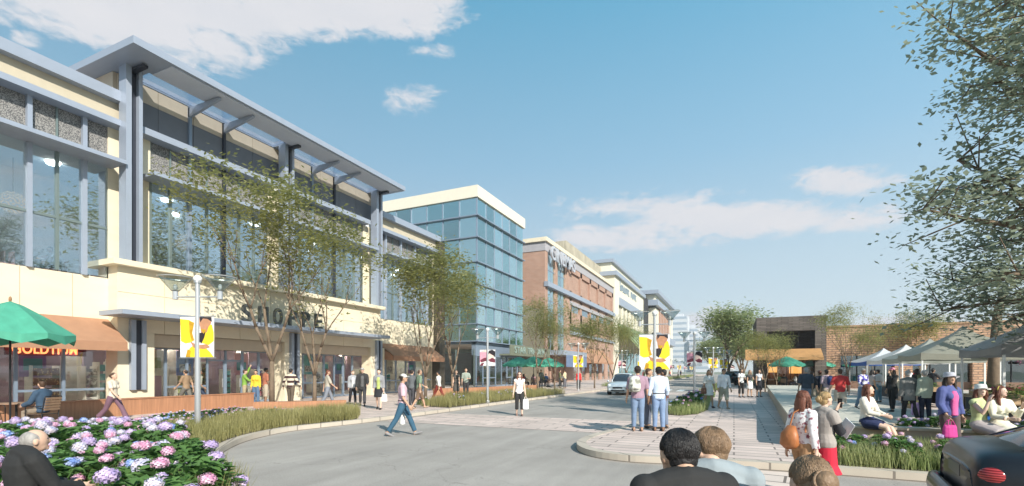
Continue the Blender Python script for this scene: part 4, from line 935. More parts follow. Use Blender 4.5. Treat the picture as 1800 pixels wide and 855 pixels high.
put(LP_, (-11.55, 22.2, PH), R_(12), 'twin cone street lamp with pink faces banner in the long grass bed', .98, G1)
put(LYB, (-2.75, 19.1, PH), R_(8), 'tall twin cone street lamp with the largest yellow banner behind the four men', 1.0, G1)
put(copy_tree(LY), (-11.6, 38.4, PH), R_(8), 'twin cone street lamp with yellow banner in front of the cinema entrance', 1.0, G1)
put(copy_tree(LP_), (-2.1, 30.2, PH), R_(2), 'twin cone street lamp with pink faces banner in the walkway bed', 1.0, G1)
put(copy_tree(LY), (-1.75, 49, PH), R_(0), 'twin cone street lamp with yellow banner behind the walking couple', .98, G1)
left = [54, 66, 78, 90, 102, 116, 132, 150]
nm = ['third', 'fourth', 'fifth', 'sixth', 'seventh', 'eighth', 'ninth', 'last']
for i, y in enumerate(left):
    put(copy_tree(LP_ if i % 2 == 0 else LY), (-11.3, y, PH), 0, '%s far street lamp of the left row counted away from the cinema, %s banner' % (nm[i].replace('third', 'first').replace('fourth', 'second') if 0 else ['first', 'second', 'third', 'fourth', 'fifth', 'sixth', 'seventh', 'last'][i], 'pink' if i % 2 == 0 else 'yellow'), 1, G1)
for i, y in enumerate([58, 68, 78, 90, 104, 120]):
    put(copy_tree(LY if i < 2 else LP_), (-1.7+.012*y, y, PH), 0, '%s far street lamp of the right row counted from the walking couple, %s banner' % (['first', 'second', 'third', 'fourth', 'fifth', 'last'][i], 'yellow' if i < 2 else 'pink'), 1, G1)
# ------------------------------------------------------------------ umbrellas, chairs, tables
green = mat('green_canvas', (.07, .33, .22), .8, var=.12, vs=4, bump=.1)
def umbrella():
    t = local_thing('patio_umbrella', 'umbrella', 'umbrella'); n = 8; Rr = 1.55
    m = MB(); vs = [(0, 0, 2.95)]; 
    for rr, zz in ((.3, 2.86), (.85, 2.6), (Rr, 2.22)):
        for k in range(n*2):
            a = math.pi*k/n; sg = 1 if k % 2 == 0 else .955; vs.append((rr*sg*math.cos(a), rr*sg*math.sin(a), zz-(.0 if k % 2 == 0 else .03*rr)))
    N2 = n*2; fs = [(0, 1+k, 1+(k+1) % N2) for k in range(N2)]
    for r in range(2):
        for k in range(N2): fs.append((1+r*N2+k, 1+(r+1)*N2+k, 1+(r+1)*N2+(k+1) % N2, 1+r*N2+(k+1) % N2))
    m.add(vs, fs); o = m.build('canopy', green, t, smooth=False)
    sm = o.modifiers.new('s', 'SOLIDIFY'); sm.thickness = .012
    m = MB()
    for k in range(n):
        a0, a1 = 2*math.pi*k/n, 2*math.pi*(k+1)/n
        P = [((Rr)*math.cos(a0), Rr*math.sin(a0)), (Rr*.955*math.cos((a0+a1)/2), Rr*.955*math.sin((a0+a1)/2)), (Rr*math.cos(a1), Rr*math.sin(a1))]
        d = [.16, .2, .16]; zt = [2.22, 2.175, 2.22]
        m.add([(P[0][0], P[0][1], zt[0]), (P[1][0], P[1][1], zt[1]), (P[2][0], P[2][1], zt[2]), (P[2][0], P[2][1], zt[2]-.12), (P[1][0]*1.02, P[1][1]*1.02, zt[1]-.2), (P[0][0], P[0][1], zt[0]-.12)], [(0, 1, 4, 5), (1, 2, 3, 4)])
    m.build('valance', green, t)
    m = MB()
    for k in range(n):
        a = 2*math.pi*k/n; m.rod((0, 0, 2.9), (Rr*.98*math.cos(a), Rr*.98*math.sin(a), 2.2), .012, 5); m.rod((0, 0, 2.2), (Rr*.5*math.cos(a), Rr*.5*math.sin(a), 2.57), .009, 5)
    m.build('ribs', blackm, t)
    m = MB(); m.rod((0, 0, 0), (0, 0, 2.92), .028, 10); m.build('pole', blackm, t)
    m = MB(); m.ell((0, 0, 2.99), (.04, .04, .07), 8, 6); m.build('finial', mat('wood_finial', (.3, .16, .07), .6), t, smooth=True)
    m = MB(); m.loft([(0, 0, 0), (0, 0, .05), (0, 0, .09)], [.28, .27, .06], 16); m.build('base', blackm, t)
    return t
def cafe_table():
    t = local_thing('cafe_table', 'table', 'table')
    m = MB(); m.loft([(0, 0, .72), (0, 0, .75)], [.42, .42], 24); m.build('table_top', mat('brown_table_top', (.28, .18, .12), .5), t)
    m = MB(); m.loft([(.0, 0, .05), (.0, 0, .72)], [.03, .03], 10); m.build('stem', blackm, t)
    m = MB(); m.loft([(0, 0, 0), (0, 0, .05)], [.26, .2], 16); m.build('base', blackm, t)
    return t
slat = mat('brown_slat', (.24, .15, .09), .6, var=.2, vs=6)
def cafe_chair():           # faces local +y
    t = local_thing('cafe_chair', 'chair', 'chair')
    m = MB()
    for k in range(6): m.box(-.23, .23, -.2+k*.075, -.14+k*.075, .43, .45)
    m.build('seat', slat, t)
    m = MB()
    for k in range(5): m.box(-.23, .23, -.27-k*.015, -.25-k*.015, .54+k*.075, .6+k*.075)
    m.build('backrest', slat, t)
    for s in (-1, 1):
        m = MB(); m.loft([(s*.25, .24, 0), (s*.25, .24, .62), (s*.25, .18, .67), (s*.25, -.2, .66)], [.014]*4, 6); m.build('arm', blackm, t)
        m = MB(); m.loft([(s*.25, -.3, 0), (s*.25, -.21, .44), (s*.25, -.3, .9), (s*.22, -.31, .93)], [.014]*4, 6); m.build('back_leg', blackm, t)
    m = MB(); m.rod((-.24, -.31, .93), (.24, -.31, .93), .014, 6); m.rod((-.25, -.2, .43), (.25, -.2, .43), .012, 6); m.rod((-.25, .22, .43), (.25, .22, .43), .012, 6); m.rod((-.25, .23, .43), (-.25, -.2, .43), .012, 6); m.rod((.25, .23, .43), (.25, -.2, .43), .012, 6)
    m.build('frame', blackm, t); return t
U0, T0, C0 = umbrella(), cafe_table(), cafe_chair(); used_ = {}
def inst(p, *a, **k):
    t = p if not used_.get(p.name) else copy_tree(p); used_[p.name] = 1
    return put(t, *a, **k)
UG = 'green cafe umbrellas'
inst(U0, (-17.6, 6.2, PH), .2, 'largest nearest green umbrella at the left edge over the seated suited man', (.86, .86, 1.19), UG)
for px, py, lb in ((912, 683, 'green cafe umbrella nearest the glass tower'), (938, 684, 'middle green umbrella of the street cafe behind a tree'), (965, 681, 'green cafe umbrella nearest the cinema entrance'), (1383, 684, 'green umbrella in front of the stone pavilion, closer to its balcony tree'), (1438, 682, 'green umbrella at the right corner of the stone pavilion'), (1489, 682, 'green umbrella half hidden by the tree before the brick hall')):
    inst(U0, gp(px, py), px*.37, lb, 1.0, UG)
tabs = []
def set_(x, y, n, a0, lb):
    inst(T0, (x+.02, y+.02, PH), 0, 'small round brown cafe table ' + lb, group='cafe tables')
    for k in range(n):
        a = a0+k*6.283/n; cx, cy = x+.78*math.cos(a), y+.78*math.sin(a)
        inst(C0, (cx, cy, PH), a+math.pi/2, 'slatted metal cafe chair ' + lb + ['', ', second round its table', ', third round its table', ', fourth round its table'][k], group='cafe chairs')
        tabs.append((cx, cy, a+math.pi/2))
set_(-18.45, 6.6, 2, .43, 'under the nearest green umbrella')
spots = [(912, 683, 'under the umbrella nearest the tower'), (940, 682, 'under the middle street cafe umbrella'), (968, 680, 'under the umbrella by the cinema entrance'), (988, 679, 'at the cinema end of the cafe terrace'), (1383, 683, 'beneath the umbrella by the pavilion tree'), (1400, 681, 'between the two pavilion umbrellas'), (1438, 681, 'beneath the umbrella at the pavilion corner'), (1489, 681, 'beneath the umbrella before the brick hall')]
for i, (px, py, lb) in enumerate(spots):
    p = gp(px, py); set_(p.x+(.0 if i > 3 else -.5), p.y+.5, 3, i*1.1, lb)
# ------------------------------------------------------------------ market tents, tables, crates
def tent(W, eave, peak, mt, name='market_tent', val=.32, vmt=None):
    t = local_thing(name, 'tent', 'tent'); h = W/2; n = 10
    m = MB(); vs = []; 
    for j in range(n+1):                # four curved faces sagging from the peak
        s = j/n; r = h*s; z = peak-(peak-eave)*(s**.72)
        ring = []
        for k in range(4*n):
            q = k/n; e = int(q); f_ = q-e; P = [(-1, -1), (1, -1), (1, 1), (-1, 1), (-1, -1)]
            x = P[e][0]+(P[e+1][0]-P[e][0])*f_; y = P[e][1]+(P[e+1][1]-P[e][1])*f_
            ring.append((x*r, y*r, z-.10*s*math.sin(math.pi*f_)*(W/4)))
        vs += ring
    N4 = 4*n; fs = [(j*N4+k, (j+1)*N4+k, (j+1)*N4+(k+1) % N4, j*N4+(k+1) % N4) for j in range(n) for k in range(N4)]
    m.add(vs, fs); o = m.build('canopy', mt, t, smooth=True)
    m = MB(); top = vs[-N4:]
    for k in range(N4):
        a, b = top[k], top[(k+1) % N4]; fa, fb = .03*math.sin(k*1.9), .03*math.sin((k+1)*1.9)
        m.add([a, b, (b[0]*1.004, b[1]*1.004, eave-val+fb*.5), (a[0]*1.004, a[1]*1.004, eave-val+fa*.5)], [(0, 1, 2, 3)])
    m.build('valance', vmt or mt, t)
    for sx in (-1, 1):
        for sy in (-1, 1):
            m = MB(); m.box(sx*h*.97-.03, sx*h*.97+.03, sy*h*.97-.03, sy*h*.97+.03, 0, eave-.03); m.build('leg', whitep, t)
    m = MB()
    for sy in (-1, 1): m.rod((-h*.96, sy*h*.96, eave-.12), (h*.96, sy*h*.96, eave-.12), .018, 6); m.rod((sy*h*.96, -h*.96, eave-.12), (sy*h*.96, h*.96, eave-.12), .018, 6)
    m.rod((0, 0, eave-.1), (0, 0, peak-.03), .02, 6)
    m.build('roof_frame', polem, t); return t
def fabric(name, c, tr=.3):
    return leafmat(name, c, tuple(x*.86 for x in c), tr, 2.0)
tent_defs = [((9.75, 21.4), 4.4, 2.45, 3.95, (.30, .30, .30), 'largest grey market tent at the right edge', None), ((9.7, 29.3), 4.0, 2.45, 3.75, (.36, .36, .30), 'olive grey peaked market tent second from the right', None),
             ((10.2, 35.2), 3.6, 2.4, 3.5, (.40, .41, .36), 'grey green market tent in the middle of the row', None), ((10.4, 40.2), 3.4, 2.4, 3.4, (.75, .74, .72), 'white market tent with gathered sides', None), ((10.2, 44.6), 3.4, 2.35, 3.35, (.72, .74, .78), 'farthest white market tent with blue valance', (.05, .13, .42))]
for i, (c, W_, e, p, co, lb, vm) in enumerate(tent_defs):
    t = tent(W_, e, p, fabric('tent_cloth_%s' % lb.split()[0], co), vmt=fabric('blue_tent_valance', vm) if vm else None); put(t, (c[0], c[1], PH), .06*i-.1, lb, group='market tents')
tabm = mat('stall_board', (.42, .30, .18), .7, var=.2, vs=5); skirt = mat('dark_stall_cloth', (.05, .05, .055), .9)
def stall_table(L, lb, x, y, rz):
    t = local_thing('market_table', lb, 'table'); m = MB(); m.box(-.4, .4, -L/2, L/2, .72, .76); m.build('table_top', tabm, t)
    for sx in (-1, 1):
        for sy in (-1, 1): m = MB(); m.box(sx*.36-.02, sx*.36+.02, sy*(L/2-.08)-.02, sy*(L/2-.08)+.02, 0, .72); m.build('leg', tabm, t)
    m = MB()
    for s in (-1, 1): m.box(s*.385, s*.39, -L/2+.1, L/2-.1, .12, .72)
    m.build('cloth', skirt, t); put(t, (x, y, PH), rz, None, group='market stall tables')
stall_table(3.4, 'long market table under the largest grey tent', 7.95, 21.0, 0); stall_table(3.2, 'long market table under the olive grey tent', 8.1, 28.8, .05); stall_table(3.0, 'market table under the middle grey green tent', 8.6, 34.8, .05)
stall_table(2.8, 'market table by the white gathered tent', 8.9, 39.8, .1); stall_table(3.6, 'market table of bedding plants crossing in front of the largest tent', 9.6, 18.7, R_(90)); stall_table(3.6, 'market table of herbs behind the largest tent', 10.0, 24.6, R_(90))
stall_table(3.0, 'market table nearest the seated women by the blue tub', 7.6, 17.3, R_(70))
pg = leafmat('seedling_leaves', (.06, .17, .03), (.22, .36, .07), .3, 5); py_ = leafmat('yellow_petals', (.75, .65, .15), (.85, .80, .45), .3, 9); pr = leafmat('red_petals', (.45, .04, .08), (.65, .12, .2), .3, 9); pm = leafmat('magenta_petals', (.55, .05, .25), (.8, .2, .45), .3, 9)
crm = mat('crate_wood', (.38, .26, .15), .8, var=.2, vs=8); pot = mat('black_pot', (.03, .03, .03), .6)
def crate(pm_, h=.22, cm=None, pname='plants'):
    t = local_thing('plant_crate', 'crate', 'crate'); rng = random.Random(sum(map(ord, pname)))
    m = MB()
    for s in (-1, 1): m.box(-.3, .3, s*.2-.01, s*.2+.01, 0, .16); m.box(s*.3-.01, s*.3+.01, -.19, .19, 0, .16)
    m.box(-.29, .29, -.19, .19, .0, .02); m.build('box', cm or crm, t)
    m = MB()
    for i in range(170):
        x, y = rng.uniform(-.3, .3), rng.uniform(-.2, .2); z = rng.uniform(.1, .16+h); a = rng.uniform(0, 6.28); s = rng.uniform(.03, .055)
        u = Vector((math.cos(a), math.sin(a), rng.uniform(-.4, .7))).normalized(); w_ = u.cross(Vector((.2, .1, 1))).normalized(); c = Vector((x, y, z))
        m.m = 1 if (z > .1+h*.75 and len(pm_) > 1) else 0
        m.add([c-u*s, c+w_*s*.6, c+u*s, c-w_*s*.6], [(0, 1, 2, 3)])
    m.build('plants', pm_, t); return t
cg, cy_, cr, cm_ = crate([pg]), crate([pg, py_], pname='y'), crate([pg, pr], pname='r'), crate([pg, pm], .2, pot, 'm')
kinds = [(cg, 'green seedlings'), (cy_, 'yellow flowers'), (cr, 'red flowers'), (cm_, 'magenta flowers')]
def crates(x, y, n, dx, dy, rz, ks, where):
    for k in range(n):
        p, nm_ = kinds[ks[k % len(ks)]]
        inst(p, (x+dx*k, y+dy*k, PH+.762), rz, '%s crate on %s, %s' % (nm_, where, ['first', 'second', 'third', 'fourth', 'fifth', 'sixth', 'seventh'][k]+' from its near end'), group='crates of plants on the stalls')
crates(7.95, 19.7, 6, 0, .52, R_(90), (0, 2, 0, 3, 0), 'the table under the largest tent')
crates(8.07, 27.6, 6, -.02, .5, R_(90), (0, 0, 1, 0), 'the table under the olive tent')
crates(8.57, 33.6, 5, 0, .55, R_(90), (1, 0, 2), 'the table under the middle tent')
crates(8.2, 18.7, 5, .66, 0, 0, (0, 0, 2, 2), 'the crossing table before the largest tent')
crates(8.7, 24.6, 5, .66, 0, 0, (0, 0), 'the herb table behind the largest tent')
crates(6.35, 16.85, 4, .62, .22, R_(20), (1, 0, 3), 'the table by the blue tub')
for k, (x, y) in enumerate(((7.1, 20.2), (7.1, 20.9), (7.15, 26.4), (7.2, 27.1))):
    inst(cy_, (x, y, PH+.002), R_(90), 'crate of yellow flowers on the ground beside the stalls, %s counted from the planter' % ['first', 'second', 'third', 'fourth'][k])
def tub(name, lb, mt, x, y, z=PH, r=.26, h=.5, cat='tub'):
    t = thing(name, lb, cat, (x, y, z)); m = MB(); m.loft([(x, y, z), (x, y, z+h), (x, y, z+h+.03), (x, y, z+h+.03), (x, y, z+h-.04)], [r*.85, r, r*1.06, r*.95, r*.9], 20); m.build('body', mt, t, smooth=False)
    m = MB(); m.rod((x-r, y, z+h-.05), (x-r*1.1, y, z+h-.15), .012, 6); m.rod((x+r, y, z+h-.05), (x+r*1.1, y, z+h-.15), .012, 6); m.build('handle', mt, t)
tub('plastic_tub', 'blue plastic tub standing by the white tent leg behind the wall', mat('blue_plastic', (.02, .14, .45), .4), 5.75, 16.0)
tub('litter_bin', 'teal litter bin standing on the plaza beyond the stalls', mat('teal_plastic', (.05, .28, .3), .5), 13.4, 37, r=.4, h=1.0, cat='bin')
t = thing('plastic_stool', 'pale yellow plastic stool by the stalls at the right edge', 'stool', (7.6, 15.2, PH))
m = MB(); m.box(7.4, 7.8, 15.0, 15.4, PH+.4, PH+.44); m.build('seat', mat('yellow_plastic', (.6, .5, .25), .5), t)
for sx in (7.42, 7.74):
    for sy in (15.02, 15.34): m = MB(); m.box(sx, sx+.04, sy, sy+.04, PH, PH+.4); m.build('leg', mat('yellow_plastic', (.6, .5, .25), .5), t)
for i, (x, w_) in enumerate(((22.6, 2.4), (28.2, 3.4), (25.6, 1.2))):
    rng = random.Random(i); t = thing('flower_box', ['wide', 'longest', 'short'][i]+' box of magenta flowers hung on the brick hall front', 'flower box', (x, 53.9, 2.5))
    m = MB(); m.box(x-w_/2, x+w_/2, 53.85, 54.15, 2.35, 2.55); m.build('box', pot, t)
    tp = [(Vector((x+rng.uniform(-w_/2, w_/2), 53.95+rng.gauss(0, .1), 2.65+rng.gauss(0, .14))), None) for _ in range(int(30*w_))]
    leafcloud(rng, tp, 9, .1, .1, .8, 1.2).build('flowers', pm, t)
# ------------------------------------------------------------------ upper floor cafe seen through the glass
def chair_table_inside():
    wt = mat('white_table', (.75, .75, .75), .5); ch = mat('rose_chair', (.62, .45, .45), .6)
    for k, (y, x) in enumerate(((7.9, -25.0), (9.6, -25.2), (10.6, -24.6), (6.2, -24.9), (14.2, -25.0))):
        nm_ = ['first table behind the left upstairs window', 'second table upstairs by the blue mullion', 'last table behind the left upstairs window', 'table upstairs at the left picture edge', 'table upstairs behind the centre bay glass'][k]
        t = thing('dining_table', 'white square ' + nm_, 'table', (x, y, 5.35), group='upstairs tables'); m = MB(); m.box(x-.4, x+.4, y-.4, y+.4, 6.06, 6.1); m.build('table_top', wt, t)
        for sx in (-1, 1):
            for sy in (-1, 1): m = MB(); m.box(x+sx*.36-.02, x+sx*.36+.02, y+sy*.36-.02, y+sy*.36+.02, 5.35, 6.06); m.build('leg', wt, t)
        for s in (-1, 1):
            yc = y+s*.75; t = thing('dining_chair', 'rose chair, %s side of the %s' % ('near' if s < 0 else 'far', nm_), 'chair', (x, yc, 5.35), group='upstairs chairs')
            m = MB(); m.box(x-.22, x+.22, yc-.22, yc+.22, 5.78, 5.82); m.build('seat', ch, t)
            m = MB(); m.box(x-.22, x+.22, yc+s*.2-.015, yc+s*.2+.015, 5.82, 6.3); m.build('backrest', ch, t)
            for sx in (-1, 1):
                for sy in (-1, 1): m = MB(); m.box(x+sx*.2-.015, x+sx*.2+.015, yc+sy*.2-.015, yc+sy*.2+.015, 5.35, 5.78); m.build('leg', ch, t)
chair_table_inside()
lam = mat('lacy_lamp', (.85, .62, .42), .6, em=.35)
for i, (x, y, lb) in enumerate(((-25.6, 9.1, 'round lacy pendant lamp behind the left upstairs window'), (-25.6, 15.6, 'round lacy pendant lamp behind the centre bay glass'))):
    t = thing('pendant_lamp', lb, 'lamp', (x, y, 9.0)); rng = random.Random(i); m = MB()
    for k in range(150):
        z = 1-2*(k+.5)/150; a = k*2.399; r = math.sqrt(1-z*z); d = Vector((r*math.cos(a), r*math.sin(a), z)); c = Vector((x, y, 8.35))+d*.42; u = d.orthogonal().normalized(); w_ = d.cross(u)
        m.add([c+u*.045, c+w_*.045, c-u*.045, c-w_*.045], [(0, 1, 2, 3)])
    m.build('lamp_shade', lam, t); m = MB(); m.rod((x, y, 8.75), (x, y, 10.1), .012, 5); m.build('cord', blackm, t)
# ------------------------------------------------------------------ cars
def car(name, lb, body_m, loc, rz, kind='sedan', plate='white'):
    """local: rear at x=0, front at x=L, centre line y=0"""
    t = local_thing(name, lb, 'car')
    L, Wd, Hh = (4.75, .9, 1.44) if kind == 'sedan' else (4.4, .88, 1.55)
    def sect(x, hw, zb, zs, zt, crown, hwt):    # lower body section polygon
        pts = [(hw*.82, zb), (hw*.97, zb+.07), (hw, zb+(zs-zb)*.45), (hw*1.0, zs*.86), (hwt+(hw-hwt)*.75, zs*.97), (hwt+(hw-hwt)*.2, zt-.012), (hwt*.6, zt+crown*.7), (0, zt+crown)]
        return [(x, -p, z) for p, z in pts]+[(x, p, z) for p, z in pts[-2::-1]]
    if kind == 'sedan':
        S_ = [(0, .76, .36, .74, .80, .01, .62), (.03, .82, .28, .84, .93, .015, .68), (.12, .865, .22, .92, 1.0, .02, .70), (.4, .885, .2, .95, 1.035, .025, .70), (.9, .9, .19, .97, 1.04, .03, .68), (1.3, .9, .19, .96, .985, .03, .72), (2.2, .905, .19, .94, .955, .02, .76), (3.3, .9, .19, .92, .965, .03, .70), (3.9, .885, .2, .86, .90, .03, .66), (4.4, .85, .21, .76, .80, .02, .6), (4.68, .76, .26, .64, .68, .01, .52), (4.75, .66, .34, .56, .58, 0, .48)]
        G = [(.36, .62, 1.02), (1.0, .60, 1.30), (1.45, .58, 1.42), (2.4, .575, 1.445), (2.9, .57, 1.40), (3.15, .58, 1.30), (3.75, .62, .96)]
    else:
        S_ = [(0, .76, .36, .84, .9, .01, .66), (.05, .84, .26, .92, 1.0, .02, .7), (.5, .87, .2, .98, 1.04, .02, .72), (2.2, .88, .19, .98, 1.0, .02, .74), (3.1, .88, .19, .97, 1.0, .03, .7), (3.7, .87, .2, .93, .97, .03, .66), (4.15, .83, .21, .82, .86, .02, .6), (4.35, .74, .26, .7, .73, .01, .52), (4.4, .66, .34, .6, .62, 0, .48)]
        G = [(.08, .62, 1.0), (.35, .62, 1.36), (.9, .61, 1.52), (2.2, .61, 1.56), (2.6, .6, 1.5), (3.4, .64, .98)]
    m = MB(); rings = [sect(*q) for q in S_]; n = len(rings[0]); vs = [p for r in rings for p in r]
    fs = [(i*n+j, i*n+(j+1) % n, (i+1)*n+(j+1) % n, (i+1)*n+j) for i in range(len(rings)-1) for j in range(n)]+[tuple(range(n)), tuple(range((len(rings)-1)*n+n-1, (len(rings)-1)*n-1, -1))]
    m.add(vs, fs); o = m.build('body', body_m, t, smooth=True)
    s = o.modifiers.new('s', 'SUBSURF'); s.levels = 2; s.render_levels = 2
    gm_ = mat('car_glass', (.03, .04, .05), .03, spec=.9, var=0)
    m = MB(); rr = []
    for (x, hw, z) in G:
        zb = .93; rr.append([(x, -hw*1.16 if z > 1.1 else -hw*1.1, zb), (x, -hw, max(zb+.02, z-.05)), (x, -hw*.75, z), (x, 0, z+.02), (x, hw*.75, z), (x, hw, max(zb+.02, z-.05)), (x, hw*1.16 if z > 1.1 else hw*1.1, zb)])
    n = 7; vs = [p for r in rr for p in r]; fs = [(i*n+j, i*n+j+1, (i+1)*n+j+1, (i+1)*n+j) for i in range(len(rr)-1) for j in range(n-1)]
    m.add(vs, fs+[tuple(range(n-1, -1, -1)), tuple(range((len(rr)-1)*n, len(rr)*n))]); m.build('windows', gm_, t, smooth=True)
    roofi = [i for i, g in enumerate(G) if g[2] > (1.38 if kind == 'sedan' else 1.48)]
    m = MB(); R2 = [[(G[i][0], -G[i][1]*1.01, G[i][2]-.05), (G[i][0], -G[i][1]*.75, G[i][2]+.012), (G[i][0], 0, G[i][2]+.034), (G[i][0], G[i][1]*.75, G[i][2]+.012), (G[i][0], G[i][1]*1.01, G[i][2]-.05)] for i in roofi]
    vs = [p for r in R2 for p in r]; m.add(vs, [(i*5+j, i*5+j+1, (i+1)*5+j+1, (i+1)*5+j) for i in range(len(R2)-1) for j in range(4)]); o = m.build('roof', body_m, t, smooth=True)
    o.modifiers.new('s', 'SOLIDIFY').thickness = .02
    chrome = mat('chrome', (.75, .76, .78), .12, 1.0, var=0)
    for s_ in (-1, 1):
        m = MB(); g0, g1 = G[0], G[roofi[0]]
        m.loft([(g[0]+.01, s_*g[1]*1.02, g[2]-.04) for g in G[:roofi[0]+1]], [.035 if kind == 'sedan' else .05]*(roofi[0]+1), 6)
        m.loft([(g[0]-.01, s_*g[1]*1.02, g[2]-.04) for g in G[roofi[-1]:]], [.03]*(len(G)-roofi[-1]), 6); m.build('pillar', body_m, t, smooth=True)
        if kind == 'sedan': m = MB(); m.rod((1.15, s_*.70, .985), (3.5, s_*.72, .985), .012, 6); m.build('chrome_strip', chrome, t)
        for wx in (.92, L-.88):
            m = MB(); m.loft([(wx, s_*(Wd-.2), .32), (wx, s_*(Wd+.0), .32), (wx, s_*(Wd+.015), .32)], [.32, .32, .29], 24); wv = m.build('wheel', mat('tyre_rubber', (.02, .02, .02), .8), t, smooth=False)
            m = MB(); m.loft([(wx, s_*(Wd+.005), .32), (wx, s_*(Wd+.024), .32)], [.21, .19], 20); m.build('rim', chrome, wv)
            m = MB(); 
        m = MB(); m.ell((L-1.35 if kind == 'sedan' else 3.05, s_*1.0, 1.0), (.09, .1, .07), 10, 6); m.build('mirror', body_m, t, smooth=True)
        # tail light wrapping the rear corner
        red = patmat('tail_light_red', (.16, .01, .012), (.42, .05, .05), 'bands', 14, .5, .15)
        m = MB(); m.ell((.145 if kind == 'sedan' else .16, s_*.795, .77 if kind == 'sedan' else .84), (.115, .072, .095), 16, 12, Matrix.Rotation(s_*.25, 3, 'Z')); m.build('tail_light', red, t, smooth=True)
        m = MB(); m.ell((L-.2, s_*.62, .62 if kind == 'sedan' else .72), (.16, .17, .08), 12, 8); m.build('headlight', mat('headlight_glass', (.75, .8, .85), .1), t, smooth=True)
    m = MB(); m.box(-.004, .03, -.26, .26, .66, .78); m.build('plate', mat('plate_dark', (.04, .05, .09), .3), t)
    m = MB(); m.loft([(-.05, -.8, .44), (-.09, -.5, .44), (-.09, .5, .44), (-.05, .8, .44)], [(.07, .1), (.08, .12), (.08, .12), (.07, .1)], 10); m.loft([(.0, -.84, .44), (.25, -.9, .44)], [.08, .06], 8); m.loft([(.0, .84, .44), (.25, .9, .44)], [.08, .06], 8); m.build('rear_bumper', body_m, t, smooth=True)
    m = MB(); m.box(L-.06, L+.012, -.35, .35, .5, .6); m.box(L-.1, L+.01, -.5, .5, .3, .4); m.build('grille', blackm, t)
    put(t, loc, rz); return t
blk = mat('black_car_paint', (.012, .014, .018), .3, .0, var=0, coat=.15, spec=.35); slv = mat('silver_blue_car_paint', (.55, .62, .66), .25, .3, var=0, coat=.6)
car('parked_car', 'black sedan cut by the right edge with red ribbed tail light', blk, (2.22, 6.93, 0), R_(-8))
car('moving_car', 'pale blue silver car driving toward the viewer beyond the crossing', slv, (-7.6, 39.2, 0), R_(-90), 'hatch')
car('moving_car', 'dark far car on the street behind the big round tree', mat('dark_green_car', (.03, .05, .05), .3, var=0), (-.9, 60, PH), R_(60), 'hatch')
# ------------------------------------------------------------------ people
REM = []
def remesh(o, vox, sm=2):
    r = o.modifiers.new('r', 'REMESH'); r.mode = 'VOXEL'; r.voxel_size = vox; r.use_smooth_shade = True
    if sm: s = o.modifiers.new('s', 'SMOOTH'); s.factor = .5; s.iterations = sm
    REM.append(o)
def cloth(c, var=.12): 
    return mat('cloth_%02d_%02d_%02d' % tuple(int(x*99) for x in c), c, .85, var=var, vs=7, bump=.6, bs=9)
SK = [(.62, .40, .29), (.50, .31, .21), (.28, .16, .10), (.68, .47, .36)]
HA = dict(black=(.012, .01, .01), brown=(.07, .035, .018), dark=(.03, .018, .012), auburn=(.16, .055, .03), blond=(.42, .28, .13), grey=(.36, .35, .34), bald=(.3, .28, .26), light=(.22, .14, .08))
def hairmat(k):
    return mat('hair_'+k, HA[k], .55, var=.3, vs=14, bump=.5, bs=60, streak=(3, 3, .5))
RX = lambda a: Matrix.Rotation(a, 3, 'X'); RY = lambda a: Matrix.Rotation(a, 3, 'Y'); RZ = lambda a: Matrix.Rotation(a, 3, 'Z')
